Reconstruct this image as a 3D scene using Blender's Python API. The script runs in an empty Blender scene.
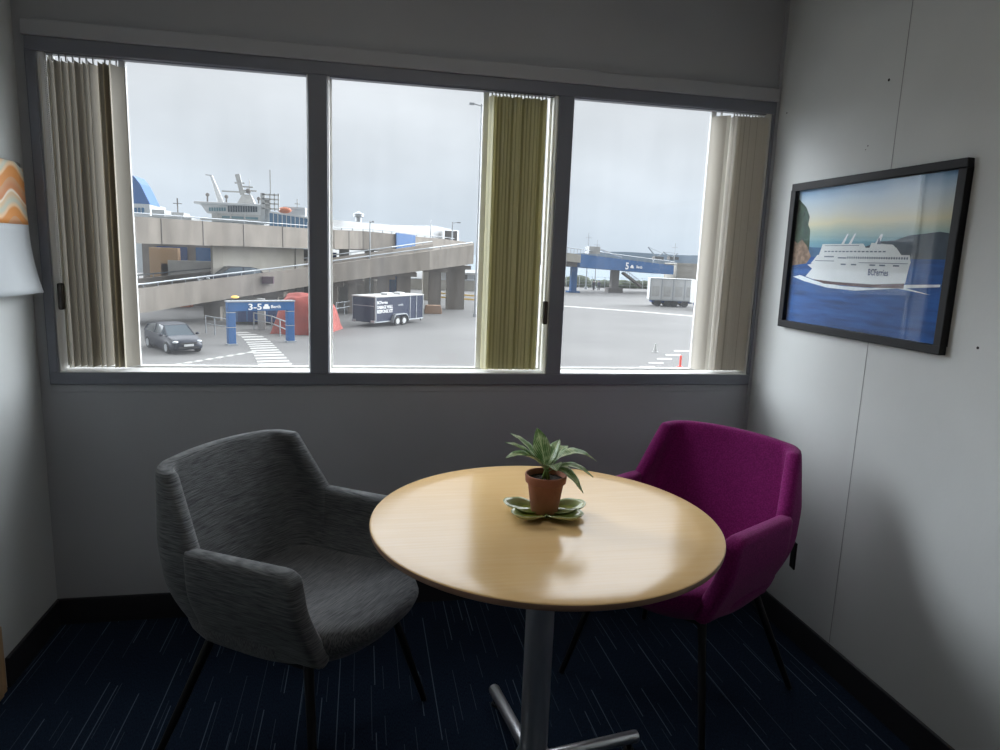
import bpy, bmesh, math, random
from mathutils import Vector, Matrix, Euler, noise
random.seed(7)
PI = math.pi
scene = bpy.context.scene
COL = scene.collection

# ------------------------------------------------------------------ camera
F_PX = 685.84
CAM = Vector((-0.1549, -2.6, 1.3992))
yaw, pitch, roll = 0.2012, -0.1723, 0.038
fw = Vector((math.sin(yaw) * math.cos(pitch), math.cos(yaw) * math.cos(pitch), math.sin(pitch)))
r0 = fw.cross(Vector((0, 0, 1))).normalized()
u0 = r0.cross(fw)
RT = math.cos(roll) * r0 + math.sin(roll) * u0
UP = -math.sin(roll) * r0 + math.cos(roll) * u0
cam_d = bpy.data.cameras.new('camera')
cam_d.sensor_width = 36
cam_d.lens = F_PX / 1000 * 36
cam_d.clip_end = 20000
cam_d.clip_start = 0.05
cam = bpy.data.objects.new('camera', cam_d)
m3 = Matrix((RT, UP, -fw)).transposed()
cam.matrix_world = Matrix.Translation(CAM) @ m3.to_4x4()
COL.objects.link(cam)
scene.camera = cam
GZ = -3.9        # the ferry terminal's asphalt, one storey below the room's floor

def ray(u, v):
    return fw * F_PX + RT * (u - 500) + UP * (375 - v)
def at(u, v, Y):
    d = ray(u, v)
    return CAM + d * ((Y - CAM.y) / d.y)
def gp(u, v, z=GZ):
    d = ray(u, v)
    return CAM + d * ((z - CAM.z) / d.z)

# ------------------------------------------------------------------ materials
MATS = {}
def newmat(name):
    m = bpy.data.materials.new(name)
    m.use_nodes = True
    nt = m.node_tree
    return m, nt, nt.nodes['Principled BSDF']
def mat(name, col, rough=0.6, metal=0.0, spec=0.5, var=0.0, scale=8.0, bump=0.0, bscale=None,
        emit=0.0, stretch=None, coat=0.0, sheen=0.0):
    if name in MATS: return MATS[name]
    m, nt, b = newmat(name)
    c = (col[0], col[1], col[2], 1)
    b.inputs['Base Color'].default_value = c
    b.inputs['Roughness'].default_value = rough
    b.inputs['Metallic'].default_value = metal
    b.inputs['Specular IOR Level'].default_value = spec
    if coat: b.inputs['Coat Weight'].default_value = coat
    if sheen: b.inputs['Sheen Weight'].default_value = sheen
    if emit:
        b.inputs['Emission Color'].default_value = c
        b.inputs['Emission Strength'].default_value = emit
    if var or bump:
        tc = nt.nodes.new('ShaderNodeTexCoord')
        mp = nt.nodes.new('ShaderNodeMapping')
        nt.links.new(tc.outputs['Object'], mp.inputs['Vector'])
        if stretch: mp.inputs['Scale'].default_value = stretch
        n = nt.nodes.new('ShaderNodeTexNoise')
        n.inputs['Scale'].default_value = scale
        n.inputs['Detail'].default_value = 5
        nt.links.new(mp.outputs[0], n.inputs['Vector'])
        if var:
            r = nt.nodes.new('ShaderNodeValToRGB')
            r.color_ramp.elements[0].position = 0.3
            r.color_ramp.elements[1].position = 0.7
            r.color_ramp.elements[0].color = (c[0]*(1-var), c[1]*(1-var), c[2]*(1-var), 1)
            r.color_ramp.elements[1].color = (min(1, c[0]*(1+var)), min(1, c[1]*(1+var)), min(1, c[2]*(1+var)), 1)
            nt.links.new(n.outputs['Fac'], r.inputs['Fac'])
            nt.links.new(r.outputs[0], b.inputs['Base Color'])
        if bump:
            n2 = n
            if bscale:
                n2 = nt.nodes.new('ShaderNodeTexNoise')
                n2.inputs['Scale'].default_value = bscale
                nt.links.new(mp.outputs[0], n2.inputs['Vector'])
            bp = nt.nodes.new('ShaderNodeBump')
            bp.inputs['Strength'].default_value = bump
            bp.inputs['Distance'].default_value = 0.01
            nt.links.new(n2.outputs['Fac'], bp.inputs['Height'])
            nt.links.new(bp.outputs[0], b.inputs['Normal'])
    MATS[name] = m
    return m

M_wall = mat('painted_wall', (0.54, 0.56, 0.555), 0.62, var=0.05, scale=2.5, bump=0.035, bscale=60)
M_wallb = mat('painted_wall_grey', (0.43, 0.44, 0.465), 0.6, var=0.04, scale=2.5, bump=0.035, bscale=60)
M_trim = mat('grey_trim_paint', (0.20, 0.21, 0.25), 0.4, var=0.04, scale=5)
M_liner = mat('white_liner', (0.86, 0.86, 0.84), 0.45, var=0.03, scale=6)
M_ceil = mat('ceiling_paint', (0.7, 0.7, 0.69), 0.8, var=0.04, scale=3)
M_base = mat('black_baseboard', (0.018, 0.018, 0.022), 0.5, var=0.1, scale=5)
M_seam = mat('dark_seam', (0.24, 0.245, 0.25), 0.8)
M_hole = mat('nail_hole', (0.02, 0.02, 0.02), 0.9)
M_black = mat('black_metal', (0.012, 0.012, 0.013), 0.42, metal=0.3)
M_blackf = mat('black_frame_paint', (0.012, 0.012, 0.014), 0.5, spec=.25)
M_chrome = mat('brushed_chrome', (0.84, 0.84, 0.87), 0.30, metal=0.86, bump=0.05, scale=3, stretch=(60, 60, 1))
M_tan = mat('tan_wood', (0.42, 0.27, 0.14), 0.5, var=0.2, scale=6, stretch=(8, 8, 1))
M_conc = mat('weathered_concrete', (0.235, 0.21, 0.18), 0.9, spec=.1, var=0.22, scale=0.9, stretch=(1, 1, 0.25))
M_conc2 = mat('light_concrete', (0.36, 0.34, 0.295), 0.9, spec=.1, var=0.12, scale=0.6)
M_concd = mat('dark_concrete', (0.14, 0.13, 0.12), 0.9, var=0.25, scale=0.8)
M_rail = mat('galvanised_rail', (0.34, 0.36, 0.375), 0.45, metal=0.4)
M_blue = mat('sign_blue_paint', (0.016, 0.095, 0.26), 0.5, spec=.2, var=0.12, scale=1.5)
M_blued = mat('deep_blue_paint', (0.012, 0.045, 0.16), 0.5, spec=.2, var=0.15, scale=1.5)
M_white = mat('white_paint', (0.50, 0.505, 0.50), 0.45, var=0.05, scale=2)
M_whited = mat('dirty_white_paint', (0.40, 0.40, 0.385), 0.6, var=0.12, scale=1.2)
M_letter = mat('white_lettering', (0.85, 0.85, 0.85), 0.5)
M_glassd = mat('dark_glass', (0.03, 0.05, 0.065), 0.12)
M_glassg = mat('green_tinted_glass', (0.12, 0.22, 0.25), 0.2)
M_gang = mat('blue_gangway_glass', (0.05, 0.14, 0.24), 0.3, var=0.1, scale=3)
M_tarp = mat('red_tarpaulin', (0.30, 0.055, 0.04), 0.75, var=0.22, scale=2.0, bump=0.6, bscale=4)
M_rubber = mat('tyre_rubber', (0.02, 0.02, 0.02), 0.8)
M_navy = mat('navy_trailer_paint', (0.007, 0.015, 0.045), 0.6, spec=.2, var=0.12, scale=1.0)
M_car = mat('dark_navy_car_paint', (0.006, 0.010, 0.022), 0.38, spec=.35)
M_orange = mat('orange_paint', (0.40, 0.11, 0.04), 0.6)
M_redpost = mat('red_delineator', (0.85, 0.06, 0.03), 0.5)
M_yellow = mat('yellow_paint', (0.75, 0.48, 0.10), 0.6)
M_soil = mat('dark_soil', (0.02, 0.013, 0.009), 0.95, var=0.4, scale=60, bump=0.9, bscale=120)
M_terra = mat('terracotta', (0.36, 0.14, 0.085), 0.8, var=0.16, scale=14, bump=0.15, bscale=90)
M_stem = mat('plant_stem', (0.16, 0.26, 0.06), 0.6)
M_weight = mat('brown_plastic_weight', (0.05, 0.042, 0.035), 0.45)
M_chain = mat('white_beads', (0.82, 0.82, 0.82), 0.35)
M_line = mat('road_paint', (0.40, 0.395, 0.37), 0.8, var=0.08, scale=2)
M_bush = mat('shore_bush', (0.05, 0.065, 0.035), 0.9, var=0.4, scale=2)
M_hill = mat('far_hill', (0.27, 0.32, 0.37), 0.95, var=0.2, scale=0.01)  # aerial haze is mixed into this pale bluish colour
M_cloth1 = mat('dark_clothing', (0.03, 0.03, 0.04), 0.9)
M_skin = mat('skin', (0.45, 0.28, 0.2), 0.6)
M_lampy = mat('yellow_lamp_glow', (1.0, 0.62, 0.15), 0.5, emit=1.0)
M_brown = mat('maroon_sign', (0.06, 0.02, 0.035), 0.6)
M_grille = mat('grille_black', (0.02, 0.02, 0.02), 0.5)
M_head = mat('headlamp_lens', (0.55, 0.58, 0.60), 0.15)

def fabric_mat(name, dark, light, stretch, sc=1.0, bump=0.5, sheen=0.2, thr=(0.38, 0.66)):
    m, nt, b = newmat(name)
    tc = nt.nodes.new('ShaderNodeTexCoord')
    mp = nt.nodes.new('ShaderNodeMapping'); mp.inputs['Scale'].default_value = stretch
    nt.links.new(tc.outputs['Object'], mp.inputs['Vector'])
    n = nt.nodes.new('ShaderNodeTexNoise'); n.inputs['Scale'].default_value = sc
    n.inputs['Detail'].default_value = 3
    nt.links.new(mp.outputs[0], n.inputs['Vector'])
    r = nt.nodes.new('ShaderNodeValToRGB')
    r.color_ramp.elements[0].position = thr[0]; r.color_ramp.elements[1].position = thr[1]
    r.color_ramp.elements[0].color = (*dark, 1); r.color_ramp.elements[1].color = (*light, 1)
    nt.links.new(n.outputs['Fac'], r.inputs['Fac'])
    nt.links.new(r.outputs[0], b.inputs['Base Color'])
    bp = nt.nodes.new('ShaderNodeBump'); bp.inputs['Strength'].default_value = bump
    bp.inputs['Distance'].default_value = 0.003
    nt.links.new(n.outputs['Fac'], bp.inputs['Height'])
    nt.links.new(bp.outputs[0], b.inputs['Normal'])
    b.inputs['Roughness'].default_value = 0.9
    b.inputs['Specular IOR Level'].default_value = 0.2
    b.inputs['Sheen Weight'].default_value = sheen
    b.inputs['Sheen Roughness'].default_value = 0.5
    return m
M_grey = fabric_mat('grey_streaked_fabric', (0.050, 0.054, 0.060), (0.20, 0.21, 0.215), (22, 22, 420), 1.0, 0.5, thr=(.3, .75))
M_greys = fabric_mat('grey_streaked_seat_fabric', (0.055, 0.058, 0.064), (0.21, 0.215, 0.22), (22, 420, 120), 1.0, 0.5, thr=(.3, .75))
M_purple = fabric_mat('magenta_wool_fabric', (0.16, 0.005, 0.095), (0.25, 0.012, 0.15), (200, 200, 200), 1.0, 0.25, 0.1)

def carpet_mat():
    m, nt, b = newmat('navy_streaked_carpet')
    N = nt.nodes.new; L = nt.links.new
    def math_(op, a, b_=None):
        n = N('ShaderNodeMath'); n.operation = op
        for i, x in enumerate((a, b_)):
            if x is None: continue
            if isinstance(x, (int, float)): n.inputs[i].default_value = x
            else: L(x, n.inputs[i])
        return n.outputs[0]
    tc = N('ShaderNodeTexCoord'); sp = N('ShaderNodeSeparateXYZ')
    L(tc.outputs['Object'], sp.inputs[0])
    X, Y = sp.outputs[0], sp.outputs[1]
    wob = N('ShaderNodeTexNoise'); wob.inputs['Scale'].default_value = 1.0
    L(tc.outputs['Object'], wob.inputs['Vector'])
    def lines(period, width, ylen, thr, seed):
        a = math_('DIVIDE', math_('ADD', X, seed), period)
        cell = math_('FLOOR', a)
        wn0 = N('ShaderNodeTexWhiteNoise'); wn0.noise_dimensions = '1D'; L(cell, wn0.inputs['W'])
        fr = math_('SUBTRACT', math_('FRACT', a), math_('ADD', math_('MULTIPLY', wn0.outputs['Value'], 0.7), 0.15))
        on = math_('LESS_THAN', math_('ABSOLUTE', fr), width / period)
        yy = math_('ADD', math_('DIVIDE', Y, ylen), math_('MULTIPLY', wn0.outputs['Value'], 17.3))
        yc = math_('FLOOR', yy)
        wn = N('ShaderNodeTexWhiteNoise'); wn.noise_dimensions = '2D'
        cb = N('ShaderNodeCombineXYZ'); L(cell, cb.inputs[0]); L(yc, cb.inputs[1]); L(cb.outputs[0], wn.inputs['Vector'])
        sel = math_('GREATER_THAN', wn.outputs['Value'], thr)
        return math_('MULTIPLY', on, sel)
    l1 = lines(0.062, 0.0015, 0.23, 0.58, 0.0)
    l2 = lines(0.041, 0.0010, 0.13, 0.62, 3.1)
    fine = N('ShaderNodeTexNoise'); fine.inputs['Scale'].default_value = 1
    mp = N('ShaderNodeMapping'); mp.inputs['Scale'].default_value = (500, 90, 1)
    L(tc.outputs['Object'], mp.inputs['Vector']); L(mp.outputs[0], fine.inputs['Vector'])
    r = N('ShaderNodeValToRGB')
    r.color_ramp.elements[0].position = 0.3; r.color_ramp.elements[1].position = 0.75
    r.color_ramp.elements[0].color = (0.004, 0.007, 0.016, 1)
    r.color_ramp.elements[1].color = (0.013, 0.028, 0.055, 1)
    L(fine.outputs['Fac'], r.inputs['Fac'])
    mx = N('ShaderNodeMix'); mx.data_type = 'RGBA'
    L(math_('MINIMUM', math_('ADD', math_('MULTIPLY', l1, 0.65), math_('MULTIPLY', l2, 0.35)), 1.0), mx.inputs[0])
    L(r.outputs[0], mx.inputs[6]); mx.inputs[7].default_value = (0.13, 0.18, 0.24, 1)
    L(mx.outputs[2], b.inputs['Base Color'])
    b.inputs['Roughness'].default_value = 0.95
    b.inputs['Specular IOR Level'].default_value = 0.15
    bp = N('ShaderNodeBump'); bp.inputs['Strength'].default_value = 0.5; bp.inputs['Distance'].default_value = 0.004
    L(fine.outputs['Fac'], bp.inputs['Height']); L(bp.outputs[0], b.inputs['Normal'])
    return m
M_carpet = carpet_mat()

def wood_mat():
    m, nt, b = newmat('maple_laminate')
    N = nt.nodes.new; L = nt.links.new
    tc = N('ShaderNodeTexCoord'); mp = N('ShaderNodeMapping')
    mp.inputs['Scale'].default_value = (3, 70, 10); mp.inputs['Rotation'].default_value = (0, 0, 0.15)
    L(tc.outputs['Object'], mp.inputs['Vector'])
    n = N('ShaderNodeTexNoise'); n.inputs['Scale'].default_value = 1.6; n.inputs['Detail'].default_value = 6
    L(mp.outputs[0], n.inputs['Vector'])
    r = N('ShaderNodeValToRGB'); r.color_ramp.elements[0].position = 0.3; r.color_ramp.elements[1].position = 0.72
    r.color_ramp.elements[0].color = (0.88, 0.58, 0.27, 1); r.color_ramp.elements[1].color = (0.91, 0.63, 0.315, 1)
    L(n.outputs['Fac'], r.inputs['Fac']); L(r.outputs[0], b.inputs['Base Color'])
    b.inputs['Roughness'].default_value = 0.17
    b.inputs['Specular IOR Level'].default_value = 0.5
    return m
M_maple = wood_mat()
M_edge = mat('table_edge_band', (0.45, 0.27, 0.19), 0.45, var=0.1, scale=6)

def glass_mat(name, veil=0.06, refl=0.02):
    m = bpy.data.materials.new(name); m.use_nodes = True
    nt = m.node_tree; N = nt.nodes.new; L = nt.links.new
    for n in list(nt.nodes):
        if n.type == 'BSDF_PRINCIPLED': nt.nodes.remove(n)
    out = nt.nodes['Material Output']
    tr = N('ShaderNodeBsdfTransparent'); tr.inputs[0].default_value = (0.96, 0.975, 0.98, 1)
    gl = N('ShaderNodeBsdfGlossy'); gl.inputs['Roughness'].default_value = 0.01
    ge = N('ShaderNodeNewGeometry'); dt = N('ShaderNodeVectorMath'); dt.operation = 'DOT_PRODUCT'
    L(ge.outputs['Incoming'], dt.inputs[0]); L(ge.outputs['Normal'], dt.inputs[1])
    ab_ = N('ShaderNodeMath'); ab_.operation = 'ABSOLUTE'; L(dt.outputs['Value'], ab_.inputs[0])
    om = N('ShaderNodeMath'); om.operation = 'SUBTRACT'; om.inputs[0].default_value = 1; L(ab_.outputs[0], om.inputs[1])
    pw = N('ShaderNodeMath'); pw.operation = 'POWER'; L(om.outputs[0], pw.inputs[0]); pw.inputs[1].default_value = 5
    fr = N('ShaderNodeMath'); fr.operation = 'MULTIPLY_ADD'; L(pw.outputs[0], fr.inputs[0]); fr.inputs[1].default_value = .9; fr.inputs[2].default_value = refl
    mx = N('ShaderNodeMixShader'); L(fr.outputs[0], mx.inputs[0]); L(tr.outputs[0], mx.inputs[1]); L(gl.outputs[0], mx.inputs[2])
    if veil:
        df = N('ShaderNodeBsdfTranslucent'); df.inputs[0].default_value = (0.85, 0.87, 0.9, 1)
        tc = N('ShaderNodeTexCoord'); mp = N('ShaderNodeMapping'); mp.inputs['Scale'].default_value = (9, 1, 1.2)
        L(tc.outputs['Object'], mp.inputs['Vector'])
        n = N('ShaderNodeTexNoise'); n.inputs['Scale'].default_value = 1.3; n.inputs['Detail'].default_value = 3
        L(mp.outputs[0], n.inputs['Vector'])
        mr = N('ShaderNodeMapRange'); mr.inputs[1].default_value = 0.3; mr.inputs[2].default_value = 0.8
        mr.inputs[3].default_value = veil * 0.6; mr.inputs[4].default_value = veil * 1.6
        L(n.outputs['Fac'], mr.inputs[0])
        m2 = N('ShaderNodeMixShader'); L(mr.outputs[0], m2.inputs[0]); L(mx.outputs[0], m2.inputs[1]); L(df.outputs[0], m2.inputs[2])
        L(m2.outputs[0], out.inputs[0])
    else:
        L(mx.outputs[0], out.inputs[0])
    return m
M_pane = glass_mat('dusty_window_glass', 0.016)
M_pglass = glass_mat('picture_glazing', 0)

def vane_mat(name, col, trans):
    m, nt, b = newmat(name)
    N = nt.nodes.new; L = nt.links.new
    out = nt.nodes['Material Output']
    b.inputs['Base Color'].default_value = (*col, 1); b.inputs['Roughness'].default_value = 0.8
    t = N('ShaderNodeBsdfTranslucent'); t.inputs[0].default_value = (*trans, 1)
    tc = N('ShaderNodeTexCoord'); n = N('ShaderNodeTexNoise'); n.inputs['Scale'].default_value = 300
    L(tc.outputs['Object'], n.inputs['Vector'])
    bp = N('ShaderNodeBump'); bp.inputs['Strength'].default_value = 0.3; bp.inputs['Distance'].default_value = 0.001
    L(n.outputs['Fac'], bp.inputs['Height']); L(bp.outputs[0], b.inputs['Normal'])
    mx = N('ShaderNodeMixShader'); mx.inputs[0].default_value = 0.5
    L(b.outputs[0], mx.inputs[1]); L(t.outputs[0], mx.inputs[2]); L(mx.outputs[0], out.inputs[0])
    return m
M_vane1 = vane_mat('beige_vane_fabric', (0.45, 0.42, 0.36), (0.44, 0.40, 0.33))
M_litedge1 = vane_mat('beige_vane_lit_edge', (0.78, 0.73, 0.63), (0.72, 0.68, 0.56))  # paler edge strips: light through the vane edges painted as colour
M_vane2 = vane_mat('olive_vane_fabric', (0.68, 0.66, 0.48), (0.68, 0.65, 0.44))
M_litedge2 = vane_mat('olive_vane_lit_edge', (0.88, 0.86, 0.68), (0.9, 0.88, 0.68))
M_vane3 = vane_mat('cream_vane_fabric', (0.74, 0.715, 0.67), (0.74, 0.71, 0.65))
M_litedge3 = vane_mat('cream_vane_lit_edge', (0.92, 0.90, 0.86), (0.9, 0.88, 0.82))

def leaf_mat():
    m, nt, b = newmat('variegated_leaf')
    N = nt.nodes.new; L = nt.links.new
    tc = N('ShaderNodeTexCoord'); sp = N('ShaderNodeSeparateXYZ'); L(tc.outputs['UV'], sp.inputs[0])
    a = N('ShaderNodeMath'); a.operation = 'SUBTRACT'; L(sp.outputs[0], a.inputs[0]); a.inputs[1].default_value = 0.5
    a2 = N('ShaderNodeMath'); a2.operation = 'ABSOLUTE'; L(a.outputs[0], a2.inputs[0])
    k = N('ShaderNodeMath'); k.operation = 'MULTIPLY_ADD'; L(a2.outputs[0], k.inputs[0]); k.inputs[1].default_value = -1.1; L(sp.outputs[1], k.inputs[2])
    s = N('ShaderNodeMath'); s.operation = 'MULTIPLY'; L(k.outputs[0], s.inputs[0]); s.inputs[1].default_value = 50
    sn = N('ShaderNodeMath'); sn.operation = 'SINE'; L(s.outputs[0], sn.inputs[0])
    n = N('ShaderNodeTexNoise'); n.inputs['Scale'].default_value = 60; L(tc.outputs['Object'], n.inputs['Vector'])
    ad = N('ShaderNodeMath'); ad.operation = 'MULTIPLY_ADD'; L(sn.outputs[0], ad.inputs[0]); ad.inputs[1].default_value = 0.16; L(n.outputs['Fac'], ad.inputs[2])
    mid = N('ShaderNodeMath'); mid.operation = 'LESS_THAN'; L(a2.outputs[0], mid.inputs[0]); mid.inputs[1].default_value = 0.045
    ad2 = N('ShaderNodeMath'); ad2.operation = 'MULTIPLY_ADD'; L(mid.outputs[0], ad2.inputs[0]); ad2.inputs[1].default_value = 0.3; L(ad.outputs[0], ad2.inputs[2])
    r = N('ShaderNodeValToRGB'); r.color_ramp.elements[0].position = 0.35; r.color_ramp.elements[1].position = 0.75
    r.color_ramp.elements[0].color = (0.18, 0.34, 0.12, 1); r.color_ramp.elements[1].color = (0.80, 0.88, 0.62, 1)
    L(ad2.outputs[0], r.inputs['Fac']); L(r.outputs[0], b.inputs['Base Color'])
    b.inputs['Roughness'].default_value = 0.34
    t = N('ShaderNodeBsdfTranslucent'); L(r.outputs[0], t.inputs[0])
    mx = N('ShaderNodeMixShader'); mx.inputs[0].default_value = 0.4
    L(b.outputs[0], mx.inputs[1]); L(t.outputs[0], mx.inputs[2]); L(mx.outputs[0], nt.nodes['Material Output'].inputs[0])
    return m
M_leaf = leaf_mat()

def dish_mat():
    m, nt, b = newmat('green_glaze')
    N = nt.nodes.new; L = nt.links.new
    tc = N('ShaderNodeTexCoord'); sp = N('ShaderNodeSeparateXYZ'); L(tc.outputs['Object'], sp.inputs[0])
    n = N('ShaderNodeTexNoise'); n.inputs['Scale'].default_value = 28; L(tc.outputs['Object'], n.inputs['Vector'])
    mr = N('ShaderNodeMapRange'); mr.inputs[1].default_value = 0.0; mr.inputs[2].default_value = 0.032
    L(sp.outputs[2], mr.inputs[0])
    ad = N('ShaderNodeMath'); ad.operation = 'MULTIPLY_ADD'; L(n.outputs['Fac'], ad.inputs[0]); ad.inputs[1].default_value = 0.5; L(mr.outputs[0], ad.inputs[2])
    r = N('ShaderNodeValToRGB'); r.color_ramp.elements[0].position = 0.3; r.color_ramp.elements[1].position = 1.15 if False else 1.0
    r.color_ramp.elements[0].color = (0.46, 0.44, 0.08, 1); r.color_ramp.elements[1].color = (0.50, 0.56, 0.30, 1)
    e = r.color_ramp.elements.new(0.6); e.color = (0.22, 0.27, 0.07, 1)
    L(ad.outputs[0], r.inputs['Fac']); L(r.outputs[0], b.inputs['Base Color'])
    b.inputs['Roughness'].default_value = 0.15; b.inputs['Coat Weight'].default_value = 0.5
    return m
M_dish = dish_mat()

def asphalt_mat():
    m, nt, b = newmat('worn_asphalt')
    N = nt.nodes.new; L = nt.links.new
    tc = N('ShaderNodeTexCoord')
    n = N('ShaderNodeTexNoise'); n.inputs['Scale'].default_value = 0.12; n.inputs['Detail'].default_value = 8
    L(tc.outputs['Object'], n.inputs['Vector'])
    r = N('ShaderNodeValToRGB'); r.color_ramp.elements[0].position = 0.3; r.color_ramp.elements[1].position = 0.75
    r.color_ramp.elements[0].color = (0.108, 0.105, 0.10, 1); r.color_ramp.elements[1].color = (0.148, 0.144, 0.137, 1)
    L(n.outputs['Fac'], r.inputs['Fac']); L(r.outputs[0], b.inputs['Base Color'])
    b.inputs['Roughness'].default_value = 0.85
    return m
M_asph = asphalt_mat()
M_sea = mat('sea_water', (0.16, 0.22, 0.27), 0.25, bump=0.4, scale=0.3)

# ------------------------------------------------------------------ helpers
def tag(o, label=None, cat=None, group=None, kind=None):
    if label: o['label'] = label
    if cat: o['category'] = cat
    if group: o['group'] = group
    if kind: o['kind'] = kind
    return o
def empty(name, loc, rz=0.0, label=None, cat=None, group=None, kind=None):
    o = bpy.data.objects.new(name, None)
    o.empty_display_size = 0.1
    o.location = loc; o.rotation_euler = (0, 0, rz)
    COL.objects.link(o)
    return tag(o, label, cat, group, kind)

class MB:
    """collects shapes and links them as ONE mesh object"""
    def __init__(s): s.v = []; s.f = []; s.mi = []; s.mats = []
    def add(s, vs, fs, m=0):
        n = len(s.v); s.v += [tuple(p) for p in vs]
        s.f += [tuple(i + n for i in f) for f in fs]; s.mi += [m] * len(fs)
    def box(s, x0, x1, y0, y1, z0, z1, m=0):
        vs = [(x, y, z) for x in (x0, x1) for y in (y0, y1) for z in (z0, z1)]
        s.add(vs, [(0, 1, 3, 2), (4, 6, 7, 5), (0, 4, 5, 1), (2, 3, 7, 6), (0, 2, 6, 4), (1, 5, 7, 3)], m)
    def bar(s, a, b, w, h, m=0, upv=(0, 0, 1)):
        a = Vector(a); b = Vector(b); d = (b - a).normalized()
        u = Vector(upv)
        sx = d.cross(u)
        if sx.length < 1e-4: sx = d.cross(Vector((0, 1, 0)))
        sx.normalize(); sz = sx.cross(d)
        vs = []
        for p in (a, b):
            for i, j in ((-1, -1), (1, -1), (1, 1), (-1, 1)):
                vs.append(p + sx * i * w / 2 + sz * j * h / 2)
        s.add(vs, [(3, 2, 1, 0), (4, 5, 6, 7), (0, 1, 5, 4), (1, 2, 6, 5), (2, 3, 7, 6), (3, 0, 4, 7)], m)
    def tube(s, pts, rad, seg=10, m=0):
        pts = [Vector(p) for p in pts]
        if not hasattr(rad, '__len__'): rad = [rad] * len(pts)
        vs = []; fs = []
        for i, p in enumerate(pts):
            d = (pts[min(i + 1, len(pts) - 1)] - pts[max(i - 1, 0)]).normalized()
            up = Vector((0, 0, 1)) if abs(d.z) < 0.95 else Vector((0, 1, 0))
            a = d.cross(up).normalized(); b = a.cross(d)
            for k in range(seg):
                t = 2 * PI * k / seg
                vs.append(p + (a * math.cos(t) + b * math.sin(t)) * rad[i])
        for i in range(len(pts) - 1):
            for k in range(seg):
                q = (k + 1) % seg
                fs.append((i * seg + k, i * seg + q, (i + 1) * seg + q, (i + 1) * seg + k))
        fs.append(tuple(range(seg - 1, -1, -1))); fs.append(tuple((len(pts) - 1) * seg + k for k in range(seg)))
        s.add(vs, fs, m)
    def lathe(s, prof, seg=32, c=(0, 0), m=0):
        vs = []; fs = []
        n = len(prof)
        for k in range(seg):
            t = 2 * PI * k / seg
            for r, z in prof: vs.append((c[0] + r * math.cos(t), c[1] + r * math.sin(t), z))
        for k in range(seg):
            q = (k + 1) % seg
            for i in range(n - 1):
                fs.append((k * n + i, q * n + i, q * n + i + 1, k * n + i + 1))
        s.add(vs, fs, m)
    def prism(s, poly, y0, y1, m=0, axis='y'):
        """closed polygon in (x,z) extruded along y (or given in (y,z) along x, or (x,y) along z)"""
        n = len(poly); vs = []
        for t in (y0, y1):
            for a, b in poly:
                vs.append({'y': (a, t, b), 'x': (t, a, b), 'z': (a, b, t)}[axis])
        fs = [tuple(range(n)), tuple(range(2 * n - 1, n - 1, -1))]
        for i in range(n):
            j = (i + 1) % n
            fs.append((i, i + n, j + n, j))
        s.add(vs, fs, m)
    def grid(s, P, nu, nv, closed_u=False, m=0):
        vs = [P(i / (nu if closed_u else nu - 1), j / (nv - 1)) for i in range(nu) for j in range(nv)]
        fs = []
        for i in range(nu if closed_u else nu - 1):
            k = (i + 1) % nu
            for j in range(nv - 1):
                fs.append((i * nv + j, k * nv + j, k * nv + j + 1, i * nv + j + 1))
        s.add(vs, fs, m)
    def ball(s, c, r, seg=8, rings=6, m=0, sc=(1, 1, 1)):
        vs = []; fs = []
        for i in range(rings + 1):
            t = PI * i / rings
            for k in range(seg):
                a = 2 * PI * k / seg
                vs.append((c[0] + r * sc[0] * math.sin(t) * math.cos(a), c[1] + r * sc[1] * math.sin(t) * math.sin(a), c[2] + r * sc[2] * math.cos(t)))
        for i in range(rings):
            for k in range(seg):
                q = (k + 1) % seg
                fs.append((i * seg + k, (i + 1) * seg + k, (i + 1) * seg + q, i * seg + q))
        s.add(vs, fs, m)
    def mesh(s, name, mats):
        me = bpy.data.meshes.new(name)
        me.from_pydata(s.v, [], s.f)
        for mm in (mats if isinstance(mats, (list, tuple)) else [mats]): me.materials.append(mm)
        for p, i in zip(me.polygons, s.mi): p.material_index = i
        bm = bmesh.new(); bm.from_mesh(me)
        bmesh.ops.remove_doubles(bm, verts=bm.verts, dist=1e-6)
        bmesh.ops.recalc_face_normals(bm, faces=bm.faces)
        bm.to_mesh(me); bm.free()
        me.update()
        return me
    def build(s, name, mats, parent=None, smooth=False, bevel=0.0, label=None, cat=None, group=None, kind=None, angle=None):
        me = s.mesh(name, mats)
        o = bpy.data.objects.new(name, me); COL.objects.link(o)
        if parent: o.parent = parent
        if bevel:
            bv = o.modifiers.new('bevel', 'BEVEL'); bv.width = bevel; bv.segments = 2; bv.limit_method = 'ANGLE'
            bv.angle_limit = 0.6
        if smooth:
            for p in me.polygons: p.use_smooth = True
            if angle or bevel:
                try: me.set_sharp_from_angle(angle=angle or 0.7)
                except Exception: pass
        return tag(o, label, cat, group, kind)

def text_mesh(name, body, size, M, material, parent=None, depth=0.0, width=None, label=None):
    cu = bpy.data.curves.new(name, 'FONT'); cu.body = body; cu.size = size; cu.extrude = depth; cu.offset = size * .018
    cu.resolution_u = 3
    t = bpy.data.objects.new(name, cu); COL.objects.link(t)
    bpy.context.view_layer.update()
    me = bpy.data.meshes.new_from_object(t.evaluated_get(bpy.context.evaluated_depsgraph_get()))
    bpy.data.objects.remove(t); bpy.data.curves.remove(cu)
    if width:
        w = max(v.co.x for v in me.vertices) - min(v.co.x for v in me.vertices)
        for v in me.vertices: v.co.x *= width / w
    me.transform(M); me.materials.clear(); me.materials.append(material)
    o = bpy.data.objects.new(name, me); COL.objects.link(o)
    if parent: o.parent = parent
    if label: o['label'] = label
    return o

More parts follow.
